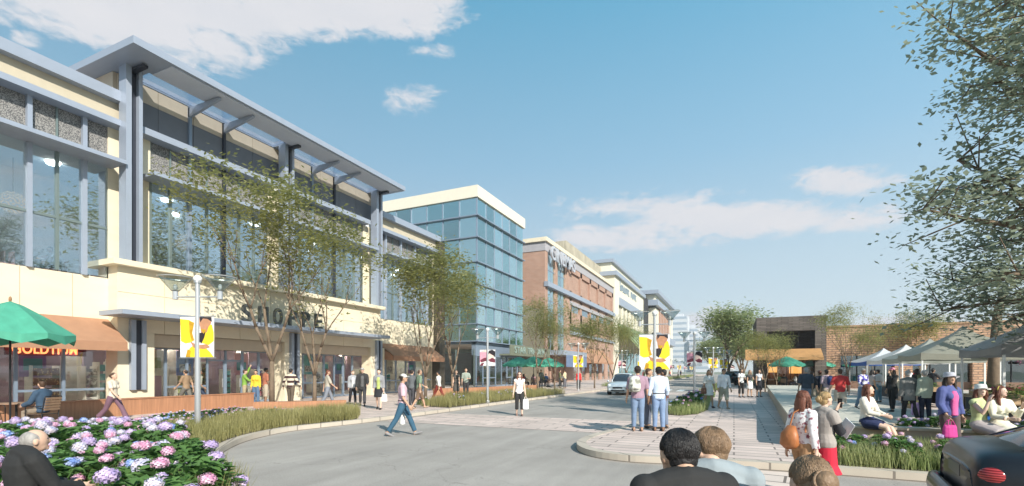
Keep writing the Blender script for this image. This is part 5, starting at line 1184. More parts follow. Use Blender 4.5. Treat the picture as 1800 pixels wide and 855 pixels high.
def person(label, pos, head_to, H=1.72, sex='m', skin=0, hair=('short', 'dark'), top=(.5, .5, .5), sleeve=1.0, bottom='trousers', bcol=(.1, .1, .12), blen=1.0, shoes=(.03, .03, .03),
           legs=((4, 2), (-4, 2)), arms=((0, 8, 12, 0), (0, 8, 12, 0)), lean=0, turn=0, nod=0, sit=None, vox=.02, hem=-.03, group=None, over=None, glasses=False, hat=None, tmat=None, bmat=None, fingers=False, belt=None, flare=1.0, build=1.0, neck=0):
    """skeleton posed by joint angles, grown into one closed body with clothes over it; faces local +y"""
    yaw = math.atan2(-head_to[0], head_to[1]); fem = sex == 'f'
    t = thing('person', label, 'person', pos, yaw, group)
    h = H; hw = (.052 if fem else .05)*h; sw = (.088 if fem else .105)*h*build
    TL, SL = .245*h, .235*h; ank = .045*h
    def legpts(a, b, s, spread=2.5):
        a, b = R_(a), R_(b); sp = math.tan(R_(spread))
        hip = Vector((s*hw, 0, 0)); d1 = Vector((s*sp*.3, math.sin(a), -math.cos(a))); d2 = Vector((s*sp*.2, math.sin(a-b), -math.cos(a-b)))
        k = hip+d1*TL; an = k+d2*SL; return hip, k, an, a-b
    LG = [legpts(legs[0][0], legs[0][1], -1), legpts(legs[1][0], legs[1][1], 1)]
    low = min(l[2].z for l in LG); Pz = (sit+.055*h) if sit is not None else -low+ank
    P = Vector((0, 0, Pz)); LG = [(a+P, k+P, an+P, f) for a, k, an, f in LG]
    U = RX(-R_(lean)); up = U @ Vector((0, 0, 1)); fw_ = U @ Vector((0, 1, 0))
    def T(x, y, z): return P+(U @ Vector((x*h, y*h, z*h)))
    ts = [(-.045, .062, .05), (-.02, .088 if not fem else .094, .064), (.02, .09 if not fem else .098, .066), (.06, .084, .06), (.10, .078 if not fem else .068, .054), (.15, .086 if not fem else .074, .058), (.2, .096 if not fem else .083, .064), (.25, .102 if not fem else .086, .062), (.285, .09 if not fem else .076, .05), (.305, .05, .038), (.325, .03, .03)]
    def torso(m, z0, z1, e, n=16):
        q = [(z, a*build, b*build) for z, a, b in ts if z0 <= z <= z1]
        m.loft([T(0, -.004, z) for z, a, b in q], [((a*h+e), (b*h+e)) for z, a, b in q], n, ref=(1, 0, 0))
        if fem and z0 < .2:
            for s in (-1, 1): m.ell(T(s*.038, .045, .205), (.036*h+e,)*3, 10, 8)
    ARM = []
    for i, s in enumerate((-1, 1)):
        p, ab, be, iw = [R_(v) for v in arms[i]]
        S = P+(U @ Vector((s*sw, 0, .275*h)))
        d = RY(-s*ab) @ (RX(p) @ Vector((0, 0, -1))); d = U @ d
        f0 = RX(p+be) @ Vector((0, 0, -1)); f0 = RZ(s*iw) @ (RY(-s*ab*.6) @ f0); f0 = (U @ f0).normalized()
        E_ = S+d*.17*h; Wr = E_+f0*.145*h; ARM.append((S, E_, Wr, f0))
    nk = T(0, .002, .325); HC = nk+(U @ Vector((0, .012*h+neck*.5*h, (.085-neck)*h))); HR = U @ RZ(R_(turn)) @ RX(-R_(nod))
    def Hd(x, y, z): return HC+HR @ Vector((x*h, y*h, z*h))
    sk = SK[skin]; skm = mat('skin_%d' % skin, sk, .55, var=.05, vs=5, spec=.4)
    # body
    m = MB(); torso(m, -.05, .33, 0)
    m.loft([T(0, -.005, .29), T(0, 0, .33), Hd(0, -.006, -.02)], [.032*h, .027*h, .028*h], 10)
    tz = lambda e: ([ARM[0][0]+(U @ Vector((.01*h, 0, .004*h))), ARM[0][0].lerp(T(0, -.01, .30), .5)+(U @ Vector((0, 0, .006*h))), T(0, -.01, .302), ARM[1][0].lerp(T(0, -.01, .30), .5)+(U @ Vector((0, 0, .006*h))), ARM[1][0]+(U @ Vector((-.01*h, 0, .004*h)))], [.028*h+e, .03*h+e, .034*h+e, .03*h+e, .028*h+e], 12)
    m.loft(*tz(0))
    m.ell(HC, (.043*h, .054*h, .058*h), 16, 12, HR); m.ell(Hd(0, .016, -.028), (.032*h, .036*h, .036*h), 12, 10, HR)
    m.ell(Hd(0, .054, -.006), (.008*h, .011*h, .014*h), 8, 6, HR); m.ell(Hd(0, .047, -.046), (.014*h, .01*h, .01*h), 8, 6, HR)
    for s in (-1, 1): m.ell(Hd(s*.0465, -.002, -.007), (.007*h, .012*h, .018*h), 8, 6, HR)
    for i, (a, k, an, f) in enumerate(LG):
        m.loft([a+Vector((0, 0, .02*h)), a.lerp(k, .3), a.lerp(k, .75), k, k.lerp(an, .3), k.lerp(an, .7), an], [.052*h, .05*h, .037*h, .032*h, .033*h, .024*h, .02*h], 10)
        ft = RX(max(-.7, min(.5, f*.6 if f < 0 else f*.8))) @ Vector((0, 1, 0)) if sit is None else Vector((0, 1, -.12))
        m.loft([an-ft*.022*h, an-ft*.02*h-Vector((0, 0, .022*h)), an+ft*.05*h-Vector((0, 0, .027*h)), an+ft*.105*h-Vector((0, 0, .032*h))], [.018*h, .022*h, (.024*h, .015*h), (.018*h, .01*h)], 10)
    for i, (S, E_, Wr, f0) in enumerate(ARM):
        m.loft([S-Vector((0, 0, 0)), S.lerp(E_, .4), E_, E_.lerp(Wr, .35), Wr], [.031*h*build, .027*h*build, .022*h, .021*h, .014*h], 10); m.ell(S, (.034*h,)*3, 10, 8)
        # hand: palm, four fingers, thumb
        s = -1 if i == 0 else 1
        inn = Vector((-s, .35, 0)); inn = (inn-f0*inn.dot(f0)).normalized(); wid = f0.cross(inn).normalized()
        if wid.y < 0: wid = -wid
        pc = Wr+f0*.028*h
        m.loft([Wr-f0*.01*h, Wr+f0*.02*h, Wr+f0*.055*h], [(.013*h, .012*h), (.011*h, .023*h), (.009*h, .023*h)], 8, ref=inn)
        fr = .0052*h if fingers else .007*h
        for q, ln in enumerate((.036, .042, .045, .038)):
            b0 = Wr+f0*.052*h+wid*(-.018+.012*q)*h; b1 = b0+(f0+inn*.25).normalized()*ln*.5*h; b2 = b1+(f0*.75+inn*.75).normalized()*ln*.5*h
            m.loft([b0-f0*.01*h, b1, b2], [fr, fr*.95, fr*.75], 6)
        b0 = Wr+f0*.015*h+wid*.014*h; b1 = b0+(f0*.7+wid*.7+inn*.3).normalized()*.028*h; b2 = b1+(f0+inn*.4+wid*.1).normalized()*.022*h
        m.loft([b0, b1, b2], [fr*1.2, fr*1.1, fr*.8], 6)
    o = m.build('body', skm, t); remesh(o, vox if not fingers else min(vox, .0085))
    # trousers / skirt
    bm_ = bmat or cloth(bcol)
    if bottom in ('trousers', 'shorts'):
        m = MB(); torso(m, -.05, .07, .012)
        for (a, k, an, f) in LG:
            pts = [a+Vector((0, 0, .02*h)), a.lerp(k, .3), a.lerp(k, .75), k, k.lerp(an, .35), k.lerp(an, .7), an+(k-an).normalized()*.02*h]
            rd = [.058*h, .057*h, .046*h, .041*h, .041*h*(1+.1*(flare-1)), .036*h*flare, .035*h*flare]
            tot = blen*6
            keep = int(tot); P2, R2 = pts[:keep+1], rd[:keep+1]
            if tot-keep > .05 and keep < 6: P2.append(pts[keep].lerp(pts[keep+1], tot-keep)); R2.append(rd[keep])
            if bottom == 'shorts': R2 = [r*1.08+.004 for r in R2]
            m.loft(P2, R2, 12)
        o = m.build(bottom, bm_, t); remesh(o, vox)
    else:
        m = MB(); k = (LG[0][1]+LG[1][1])/2; an = (LG[0][2]+LG[1][2])/2
        if sit is not None:
            hp_ = P+Vector((0, .02*h, -.01*h)); e = hp_.lerp(k+Vector((0, 0, .02)), min(1, blen*1.6))
            m.loft([T(0, 0, .08), T(0, -.005, .02), hp_, hp_.lerp(e, .5), e], [(.082*h, .066*h), (.112*h, .078*h), (.125*h, .085*h), (.115*h, .075*h), (.105*h, .06*h)], 16, ref=(1, 0, 0))
            if blen > .6: m.loft([e, e.lerp(an, .5), e.lerp(an, .9)], [(.105*h, .06*h), (.105*h, .06*h), (.13*h, .07*h)], 16, ref=(1, 0, 0))
        else:
            e = P.lerp((k+an)/2 if blen > 1 else k.lerp(an, max(0, blen*1.6-.9)) if blen > .56 else P.lerp(k, blen*1.8), 1)
            m.loft([T(0, 0, .08), T(0, 0, .02), P.lerp(e, .35), P.lerp(e, .7), e], [(.08*h, .064*h), (.108*h, .078*h), (.112*h, .085*h), (.118*h, .095*h), (.122*h*flare, .105*h*flare)], 20, ref=(1, 0, 0))
        o = m.build('skirt', bm_, t); remesh(o, vox)
    if belt: m = MB(); m.loft([T(0, 0, .055), T(0, 0, .07)], [(.098*h, .073*h)]*2, 18, ref=(1, 0, 0)); m.build('belt', cloth(belt), t)
    # shirt
    tm = tmat or cloth(top)
    def upper(nm, mt, e, hz, slv, wide=0):
        m = MB(); torso(m, hz, .31, e)
        m.loft(*tz(e))
        m.loft([T(0, -.006, .295), T(0, -.003, .322)], [(.043*h, .041*h), (.034*h, .034*h)], 14, ref=(1, 0, 0))
        if nm == 'shirt' and over: m.loft([T(0, .036+fq, zz) for zz, fq in ((-.02, .038), (.06, .034), (.14, .036), (.21, .045 if fem else .042), (.27, .03))], [(.04*h, .022*h), (.04*h, .024*h), (.042*h, .024*h), (.046*h, .02*h), (.024*h, .012*h)], 10, ref=(1, 0, 0))
        if wide: m.loft([T(0, 0, -.045-wide), T(0, 0, .0), T(0, 0, .08), T(0, 0, .2)], [(.108*h, .084*h), (.104*h, .078*h), (.094*h, .07*h), (.094*h, .066*h)], 16, ref=(1, 0, 0))
        for (S, E_, Wr, f0) in ARM:
            m.ell(S, ((.036 if nm == 'shirt' else .03)*h+e,)*3, 10, 8)
            if slv > 0:
                if slv <= .5: q = [S, S.lerp(E_, slv*2)]; r = [.034*h+e, .032*h+e]
                else: q = [S, S.lerp(E_, .5), E_, E_.lerp(Wr, (slv-.5)*1.9)]; r = [.034*h+e, .031*h+e, .027*h+e, .021*h+e]
                m.loft(q, r, 10)
        o = m.build(nm, mt, t); remesh(o, vox)
    upper('shirt', tm, .014, hem, sleeve)
    if over: upper(over[0], cloth(over[1]), .026, -.05, over[2], over[3] if len(over) > 3 else 0)
    # shoes
    m = MB()
    for (a, k, an, f) in LG:
        ft = RX(max(-.7, min(.5, f*.6 if f < 0 else f*.8))) @ Vector((0, 1, 0)) if sit is None else Vector((0, 1, -.12))
        dn = Vector((0, 0, -1))
        m.loft([an-ft*.028*h+dn*.012*h, an+dn*.02*h, an+ft*.05*h+dn*.026*h, an+ft*.1*h+dn*.031*h, an+ft*.125*h+dn*.034*h], [.022*h, (.027*h, .026*h), (.028*h, .02*h), (.024*h, .014*h), (.012*h, .008*h)], 10)
    o = m.build('shoes', cloth(shoes), t); remesh(o, min(vox, .02), 1)
    # hair
    hs, hc = hair; hm = hairmat(hc); m = MB()
    hv = min(vox, .016)
    if hs == 'bald':
        m.ell(Hd(0, -.010, .003), (.0466*h, .054*h, .050*h), 18, 12, HR)
    else:
        sh_ = hs == 'short'; m.ell(Hd(0, -.011, .016 if sh_ else .012), (.047*h, .052*h, .051*h if sh_ else .055*h), 18, 14, HR); m.ell(Hd(0, -.02, -.006), (.041*h, .040*h, .046*h) if sh_ else (.0455*h, .0455*h, .052*h), 18, 14, HR)
        if hs == 'short': m.ell(Hd(0, .012, .036), (.036*h, .035*h, .026*h), 12, 8, HR)
        if hs in ('long', 'mid'):
            dn = .19 if hs == 'long' else .1
            m.loft([Hd(0, -.02, .03), Hd(0, -.042, -.03), Hd(0, -.046, -.03-dn*.5), Hd(0, -.04, -.03-dn)], [(.045*h, .04*h), (.052*h, .03*h), (.056*h, .026*h), (.038*h, .014*h)], 14, ref=HR @ Vector((1, 0, 0)))
            for s in (-1, 1): m.loft([Hd(s*.034, .008, .03), Hd(s*.047, .002, -.03), Hd(s*.052, .01, -.03-dn*.5), Hd(s*.046, .022, -.03-dn*.9)], [.016*h, .017*h, .018*h, .01*h], 8)
        if hs == 'bun': m.ell(Hd(0, -.066, .0), (.03*h, .028*h, .03*h), 12, 8, HR)
        if hs == 'pony': m.loft([Hd(0, -.055, .02), Hd(0, -.08, -.02), Hd(0, -.07, -.09)], [.018*h, .022*h, .01*h], 8)
    o = m.build('hair', hm, t); remesh(o, hv if vox > .014 else .008, 1)
    if fingers:                                  # locks laid over the scalp so near heads read as hair
        rg = random.Random(int(pos[0]*97+pos[1]*31)); lk = MB(); LEN = dict(short=0, bald=0, bun=0, pony=0, mid=.1, long=.19)[hs]
        a_, b_, c_ = .0485*h, .053*h, .056*h
        nL = 0 if hs == 'bald' else 2400 if vox <= .01 else 500
        for q in range(nL):
            ph = rg.uniform(0, 6.283)
            front = math.sin(ph)                 # +1 is the forehead
            t0 = rg.uniform(.0, .9) if hs != 'bald' else rg.uniform(1.45, 1.7)
            t1 = (1.0 if front > .55 else 1.45 if front > -.1 else (2.4 if hs == 'short' else 2.25)) if hs != 'bald' else 2.2
            if hs == 'bald' and front > .35: continue
            t0 = min(t0, t1-.3)+rg.uniform(0, .2); t1 += rg.uniform(-.12, .12); pts = []; wv = rg.uniform(-.25, .25); k_ = 5
            for i in range(k_+1):
                th = t0+(t1-t0)*i/k_; p_ = ph+wv*i/k_; sc__ = 1.0+rg.uniform(-.01, .05)+.04*noise.noise(Vector((math.cos(p_)*3, math.sin(p_)*3, th*2.5+pos[0])))
                if th > 1.6: sc__ *= 1-.20*(th-1.6)
                pts.append(Vector((a_*sc__*math.sin(th)*math.cos(p_), b_*sc__*math.sin(th)*math.sin(p_), c_*sc__*math.cos(th))))
            rr = [.001*h]+[rg.uniform(.0007, .0014)*h*(1 if vox <= .01 else 1.8)]*(k_-1)+[.0004*h]
            if hs == 'bald': rr = [r*.5 for r in rr]
            if LEN and front < .45:
                ex = pts[-1]; n2 = 5; amp = rg.uniform(.003, .008)*h; f2 = rg.uniform(0, 6)
                L_ = LEN*h*rg.uniform(.6, 1.1)
                for i in range(1, n2+1): pts.append(ex+Vector((math.copysign(.012*h*min(1, i/2), ex.x)+amp*math.sin(f2+i*1.6), -.004*h*i if ex.y < 0 else .002*h, -L_*i/n2)))
                rr = rr[:-1]+[.0016*h]*n2+[.0006*h]
            if hs == 'bun' and front < .2: pts[-1] = Vector((pts[-1].x*.4, -.055*h, .0))
            lk.loft([Hd(0, -.011, .012)+HR @ p for p in pts], rr, 4)
        if hs == 'bun':
            for q in range(60):
                aa = rg.uniform(0, 6.28); cc = Hd(0, -.066, 0); ax = HR @ Vector((math.cos(aa), .3*math.sin(aa), math.sin(aa))).normalized(); bx = (HR @ Vector((0, 1, 0))).cross(ax).normalized()
                lk.loft([cc+ax*.031*h*math.cos(x_)+bx*.031*h*math.sin(x_) for x_ in (0, .5, 1, 1.5, 2)], [.001*h, .0035*h, .004*h, .0035*h, .001*h], 4)
        lk.build('hair_locks', hm, t, smooth=True)
    # face
    m = MB()
    for s in (-1, 1): m.ell(Hd(s*.017, .0465, .008), (.0062*h, .004*h, .004*h), 8, 6, HR)
    m.build('eyes', mat('eye_dark', (.04, .03, .03), .3), t, smooth=True)
    m = MB(); m.ell(Hd(0, .0525, -.035), (.0125*h, .004*h, .0035*h), 8, 6, HR); m.build('mouth', mat('lips', (.42, .14, .12), .5), t, smooth=True)
    if glasses:
        m = MB()
        for s in (-1, 1): m.ell(Hd(s*.019, .0535, .006), (.0155*h, .004*h, .011*h), 10, 6, HR); m.rod(Hd(s*.034, .05, .009), Hd(s*.046, -.004, .009), .0022*h, 5)
        m.rod(Hd(-.01, .054, .009), Hd(.01, .054, .009), .0022*h, 5); m.build('sunglasses', blackm, t, smooth=True)
    if hat:
        hk, hcl = hat; m = MB()
        axis = HR @ Vector((0, 0, 1))
        if hk == 'bucket':
            m.loft([Hd(0, -.004, .016), Hd(0, -.006, .024), Hd(0, -.008, .045), Hd(0, -.008, .076), Hd(0, -.008, .084)], [(.088*h, .095*h), (.06*h, .066*h), (.056*h, .063*h), (.051*h, .057*h), (.02*h, .02*h)], 20, ref=HR @ Vector((1, 0, 0)))
        elif hk == 'cap':
            m.ell(Hd(0, -.006, .026), (.05*h, .058*h, .046*h), 16, 10, HR); m.ell(Hd(0, .06, .024), (.036*h, .035*h, .005*h), 12, 6, HR)
        elif hk == 'band':
            m.loft([Hd(.05*math.cos(a), -.002, .012+.052*math.sin(a)) for a in [math.pi*i/10 for i in range(11)]], [.006*h]*11, 6)
        m.build('hat', cloth(hcl), t, smooth=True)
    W = Matrix.Translation(Vector(pos)) @ Matrix.Rotation(yaw, 4, 'Z')
    t_ = dict(root=t, hands=[W @ (a[2]+a[3]*.06*h) for a in ARM], shoulder=[W @ a[0] for a in ARM], yaw=yaw, back=W @ T(0, -.1, .2), hip=W @ T(.12, 0, .02))
    return t_
CR = Vector((CY, SY, 0)); CF = Vector((-SY, CY, 0))
def hd(deg):                     # 0 = away from the viewer, 90 = to the right, 180 = toward the viewer
    a = R_(deg); return CF*math.cos(a)+CR*math.sin(a)
def bag(name, lb, c, mt, w_=.3, hh=.34, d=.1, cat='bag', yaw=0, handle=True, drop=.1):
    """hangs from a hand point c"""
    t = thing(name, lb, cat, (c.x, c.y, c.z-drop-hh), yaw)
    m = MB(); m.loft([(0, 0, 0), (0, 0, hh*.1), (0, 0, hh*.8), (0, 0, hh)], [(w_*.44, d*.5), (w_*.52, d*.62), (w_*.47, d*.5), (w_*.42, d*.35)], 12, ref=(1, 0, 0)); m.build('body', mt, t, smooth=False, bevel=.01)
    if handle:
        m = MB()
        for s in (-1, 1): m.loft([(-w_*.25, s*d*.3, hh), (-w_*.15, s*d*.1, hh+drop*.8), (0, 0, hh+drop), (w_*.15, s*d*.1, hh+drop*.8), (w_*.25, s*d*.3, hh)], [.008]*5, 6)
        m.build('handle', mt, t)
    return t
def backpack(lb, p, mt, s=1.0):
    t = thing('backpack', lb, 'backpack', tuple(p['back']), p['yaw'])
    m = MB(); m.loft([(0, -.06*s, -.2*s), (0, -.07*s, -.17*s), (0, -.08*s, 0), (0, -.05*s, .17*s), (0, -.03*s, .21*s)], [(.12*s, .06*s), (.155*s, .09*s), (.16*s, .1*s), (.13*s, .08*s), (.06*s, .04*s)], 14, ref=(1, 0, 0)); m.build('body', mt, t, smooth=True)
    m = MB(); m.loft([(0, -.16*s, -.14*s), (0, -.17*s, -.05*s), (0, -.15*s, .0)], [(.1*s, .03*s), (.11*s, .035*s), (.08*s, .02*s)], 12, ref=(1, 0, 0)); m.build('pocket', mt, t, smooth=True)
    m = MB()
    for q in (-1, 1): m.loft([(q*.09*s, -.02*s, .17*s), (q*.12*s, .1*s, .2*s), (q*.14*s, .2*s, .08*s), (q*.15*s, .08*s, -.15*s)], [.012]*4, 6)
    m.build('strap', mt, t)
WALK = ((24, 8), (-16, 18)); WALK2 = ((-16, 18), (24, 8)); STAND = ((2, 2), (-3, 1)); STROLL = ((12, 4), (-12, 12))
SWING = ((-22, 8, 15, 0), (22, 8, 25, 0)); SWING2 = ((22, 8, 25, 0), (-22, 8, 15, 0)); REST = ((2, 8, 10, 0), (0, 7, 14, 0)); TALK = ((15, 12, 80, 30), (2, 8, 15, 0))
white_bag = mat('white_paper_bag', (.80, .80, .78), .7, var=.04)
# along the shops
person('woman with pinned brown hair, cream top and mauve trousers striding right before the shop corner', gp(199, 742), hd(88), 1.68, 'f', 0, ('bun', 'brown'), (.62, .56, .46), .35, 'trousers', (.16, .085, .12), .93, legs=((30, 6), (-24, 18)), arms=SWING, vox=.016, flare=1.35)
person('seated man in dark blue suit under the nearest green umbrella', (tabs[0][0], tabs[0][1], PH), (-math.sin(tabs[0][2]), math.cos(tabs[0][2])), 1.76, 'm', 0, ('short', 'brown'), (.5, .5, .5), 1, 'trousers', (.25, .2, .15), legs=((82, 84), (80, 80)), arms=((25, 10, 45, 10), (25, 10, 45, 10)), sit=.45, turn=-20, over=('jacket', (.035, .07, .12), 1.0), vox=.016)
def onx(px, x, z=.16):           # where the sight line over px crosses the plane x
    u = (px-900)/FPX; d = x/(-SY+CY*u); return Vector((x, d*(CY+SY*u), z))
person('bald man in brown shirt striding left outside the first shop windows', onx(327, -22.2), hd(-82), 1.76, 'm', 1, ('bald', 'dark'), (.30, .20, .12), .4, 'trousers', (.15, .14, .12), legs=((30, 8), (-22, 12)), arms=SWING2)
person('man in pale shirt and dark jeans striding right just beyond the nearest lamp post', onx(350, -22.1), hd(82), 1.76, 'm', 2, ('short', 'black'), (.55, .56, .45), .4, 'trousers', (.03, .045, .08), legs=((30, 8), (-24, 14)), arms=SWING)
person('person in green top raising an arm by the shop doors', onx(430, -21.6), hd(60), 1.68, 'f', 0, ('short', 'brown'), (.2, .36, .06), 1, 'trousers', (.40, .32, .2), legs=STAND, arms=((150, 20, 10, 0), (40, 20, 60, 0)))
person('woman in yellow long sleeved top and blue jeans by the shop doors', onx(450, -20.6), hd(175), 1.66, 'f', 1, ('short', 'dark'), (.72, .48, .04), 1, 'trousers', (.10, .17, .28), legs=STAND, arms=REST)
person('man in brick red shirt and beige shorts beside the forked tree trunk', onx(467, -19.9), hd(40), 1.76, 'm', 2, ('short', 'black'), (.38, .14, .08), .45, 'shorts', (.42, .36, .27), .6, legs=STAND, arms=REST)
person('man from behind in black and cream striped sweater, arms spread, between two near trees', gp(511, 716), hd(5), 1.76, 'm', 1, ('short', 'black'), (.1, .1, .1), 1, 'trousers', (.11, .085, .06), legs=((6, 2), (-6, 4)), arms=((0, 30, 22, 0), (0, 30, 22, 0)), tmat=patmat('striped_knit', (.62, .56, .44), (.05, .02, .02), 'bands', 1.5, .5), vox=.016)
person('man in pale beige shirt and grey jeans walking right behind the second near tree', gp(576, 715), hd(60), 1.74, 'm', 1, ('short', 'auburn'), (.42, .39, .32), .5, 'trousers', (.20, .22, .26), legs=WALK, arms=SWING)
person('slim person in grey jacket and black trousers, left of the couple before the shop front', gp(620, 712), hd(150), 1.68, 'f', 3, ('short', 'light'), (.6, .6, .6), 1, 'trousers', (.02, .02, .025), legs=STROLL, arms=REST, over=('jacket', (.32, .33, .35), 1.0))
person('man in long black jacket and cap, right of the couple before the shop front', gp(637, 714), hd(165), 1.8, 'm', 0, ('short', 'grey'), (.1, .1, .1), 1, 'trousers', (.04, .04, .045), legs=STROLL, arms=((20, 10, 40, 10), (0, 10, 12, 0)), over=('jacket', (.025, .025, .03), 1.0, .05), hat=('cap', (.4, .38, .36)))
p = person('woman in lime vest and black skirt with a white shopping bag before the second awning', gp(666, 720), hd(175), 1.74, 'f', 3, ('short', 'dark'), (.40, .46, .14), .4, 'skirt', (.02, .02, .025), .5, legs=STROLL, arms=REST, over=('jacket', (.25, .25, .26), .9), shoes=(.02, .02, .02))
bag('shopping_bag', 'white paper shopping bag held by the woman in lime vest', p['hands'][0], white_bag, .28, .3, yaw=p['yaw'])
p = person('bearded man in pink short sleeved shirt and blue jeans striding over the road', gp(708, 766, 0), hd(78), 1.76, 'm', 1, ('short', 'dark'), (.60, .42, .47), .42, 'trousers', (.035, .10, .16), legs=((26, 5), (-24, 9)), arms=((-8, 12, 12, 0), (4, 8, 30, 0)), vox=.011, fingers=True, glasses=True, hat=('cap', (.62, .60, .55)), belt=(.03, .02, .02), shoes=(.25, .24, .24))
bag('plastic_bag', 'white plastic bag carried by the man in the pink shirt', p['hands'][0], white_bag, .26, .34, .14, yaw=p['yaw'], drop=.08)
person('woman in dark grey coat half hidden behind the pink shirted man', gp(724, 717), hd(20), 1.7, 'f', 0, ('short', 'dark'), (.12, .13, .14), 1, 'trousers', (.06, .06, .07), legs=STAND, arms=REST)
person('man in green shirt and brown shorts walking right on the shop walk', gp(737, 718), hd(60), 1.76, 'm', 1, ('bald', 'brown'), (.18, .25, .17), .45, 'shorts', (.17, .11, .07), .6, legs=WALK, arms=((20, 8, 40, 10), (-10, 8, 10, 0)), shoes=(.4, .28, .2))
person('woman in white top and flared dark red trousers striding by the tower corner', gp(771, 706), hd(-70), 1.7, 'f', 1, ('short', 'black'), (.66, .64, .6), .9, 'trousers', (.20, .03, .02), legs=((26, 4), (-22, 10)), arms=SWING, flare=1.5)
person('woman in dark sleeveless dress standing before the glass tower', gp(802, 701), hd(175), 1.68, 'f', 0, ('bun', 'brown'), (.09, .08, .07), 0, 'skirt', (.09, .08, .07), .6, legs=STAND, arms=REST)
person('man in grey green shirt and black trousers standing before the glass tower', gp(819, 699), hd(170), 1.8, 'm', 0, ('short', 'light'), (.30, .34, .29), .45, 'trousers', (.035, .035, .04), legs=STAND, arms=TALK)
p = person('long haired woman in white top and black leggings crossing the paved band', gp(913, 731, 0), hd(178), 1.74, 'f', 3, ('long', 'auburn'), (.78, .75, .72), 0, 'trousers', (.025, .025, .03), .78, legs=((9, 3), (-7, 8)), arms=((0, 10, 20, 0), (0, 12, 15, 0)), vox=.014, glasses=True, shoes=(.25, .16, .13))
bag('shopping_bag', 'white shopping bag held by the long haired woman on the crossing', p['hands'][0], white_bag, .24, .4, yaw=p['yaw'])
# street cafe
person('man in dark clothes standing between the street cafe umbrellas', gp(951, 684), hd(150), 1.76, 'm', 1, ('short', 'black'), (.06, .07, .06), .5, 'trousers', (.04, .04, .05), legs=STAND, arms=TALK)
person('man in cream shirt and grey trousers standing at the cinema end of the cafe', gp(993, 683), hd(-60), 1.76, 'm', 1, ('short', 'dark'), (.60, .50, .33), .5, 'trousers', (.12, .12, .14), legs=STAND, arms=TALK)
person('person in olive coat standing at the cinema end of the cafe', gp(984, 682), hd(90), 1.74, 'f', 1, ('short', 'black'), (.16, .16, .08), 1, 'trousers', (.05, .05, .05), legs=STAND, arms=TALK)
person('woman in red jacket and black trousers by the cinema entrance', gp(1017, 686), hd(175), 1.68, 'f', 1, ('short', 'dark'), (.6, .03, .03), 1, 'trousers', (.02, .02, .02), legs=STAND, arms=REST)
seatl = ['woman in red seated nearest the tower at the street cafe', 'man in grey seated behind the first cafe table', 'person in brown seated at the middle cafe table', 'man in black seated at the middle cafe table', 'woman with pink top seated at the middle street cafe table', 'man in blue shirt seated under the umbrella by the cinema', 'person in olive seated under the umbrella by the cinema', 'person in white shirt seated at the cinema end of the cafe']
sc_ = [(.4, .05, .05), (.2, .2, .22), (.22, .12, .07), (.03, .03, .03), (.55, .3, .33), (.12, .2, .35), (.2, .2, .09), (.6, .6, .58)]
def seated(idx, lb, c, skin=1, fem=False, hair='dark'):
    x, y, a = tabs[idx]
    person(lb, (x, y, PH), (-math.sin(a), math.cos(a)), 1.7, 'f' if fem else 'm', skin, ('long' if fem else 'short', hair), c, .6, 'trousers', (.08, .08, .1), legs=((84, 84), (82, 80)), arms=((30, 8, 60, 15), (35, 8, 50, 15)), sit=.45, vox=.024)
for i, k in enumerate((2, 3, 5, 6, 7, 8, 9, 12)): seated(k, seatl[i], sc_[i], 1, i in (0, 4))
for i, (k, lb) in enumerate(((14, 'person in dark top seated beneath the umbrella by the pavilion tree'), (15, 'person in white seated beneath the umbrella by the pavilion tree'), (16, 'person in green seated beneath the umbrella by the pavilion tree'), (18, 'person in brown seated between the pavilion umbrellas'), (21, 'person in grey seated at the pavilion corner umbrella'), (23, 'person in olive seated before the brick hall'), (25, 'person in navy seated before the brick hall'))):
    seated(k, lb, [(.05, .05, .05), (.7, .7, .68), (.15, .25, .12), (.25, .15, .08), (.3, .3, .3), (.2, .2, .12), (.05, .07, .15)][i], 1+i % 2)
# the four men
p = person('man from behind in mauve polo shirt with a white backpack, leftmost of the four men', gp(1121, 758), hd(5), 1.78, 'm', 1, ('short', 'dark'), (.34, .22, .28), .45, 'trousers', (.17, .24, .36), legs=((3, 1), (-3, 1)), arms=((5, 10, 15, 0), (0, 10, 15, 0)), vox=.012, fingers=True, build=1.08)
p['back'] = p['back']+(-CR*.12); backpack('white and grey backpack slung on the man in the mauve polo', p, patmat('pack_white_olive', (.62, .62, .56), (.22, .22, .17), 'noise', 7, .52))
person('man in grey cardigan mostly hidden second of the four men', gp(1139, 753), hd(110), 1.72, 'm', 1, ('short', 'brown'), (.26, .26, .30), 1, 'trousers', (.13, .15, .2), legs=STAND, arms=TALK, vox=.014)
p = person('dark haired man from behind in pale blue shirt and jeans among the four men', gp(1158, 758), hd(0), 1.76, 'm', 2, ('short', 'black'), (.58, .68, .82), .8, 'trousers', (.19, .27, .42), legs=((3, 1), (-3, 1)), arms=((-4, 12, 10, 0), (5, 12, 25, 10)), vox=.012, fingers=True, belt=(.04, .03, .03), shoes=(.03, .025, .02))
person('man in dark maroon top at the right rear of the four men', gp(1167, 754), hd(-60), 1.7, 'm', 2, ('short', 'black'), (.12, .04, .05), .6, 'trousers', (.16, .2, .28), legs=STAND, arms=TALK, vox=.014)
p = person('woman in white mini dress and dark boots walking hand in hand on the walkway', gp(1246, 717), hd(172), 1.72, 'f', 1, ('mid', 'light'), (.78, .77, .72), .5, 'skirt', (.78, .77, .72), .45, legs=STROLL, arms=((0, 14, 12, 0), (0, 14, 10, 0)), vox=.016, shoes=(.05, .02, .02))
bag('handbag', 'brown handbag on the arm of the woman in the white mini dress', p['hands'][1]+Vector((0, 0, .25)), cloth((.22, .11, .07)), .28, .26, yaw=p['yaw'])
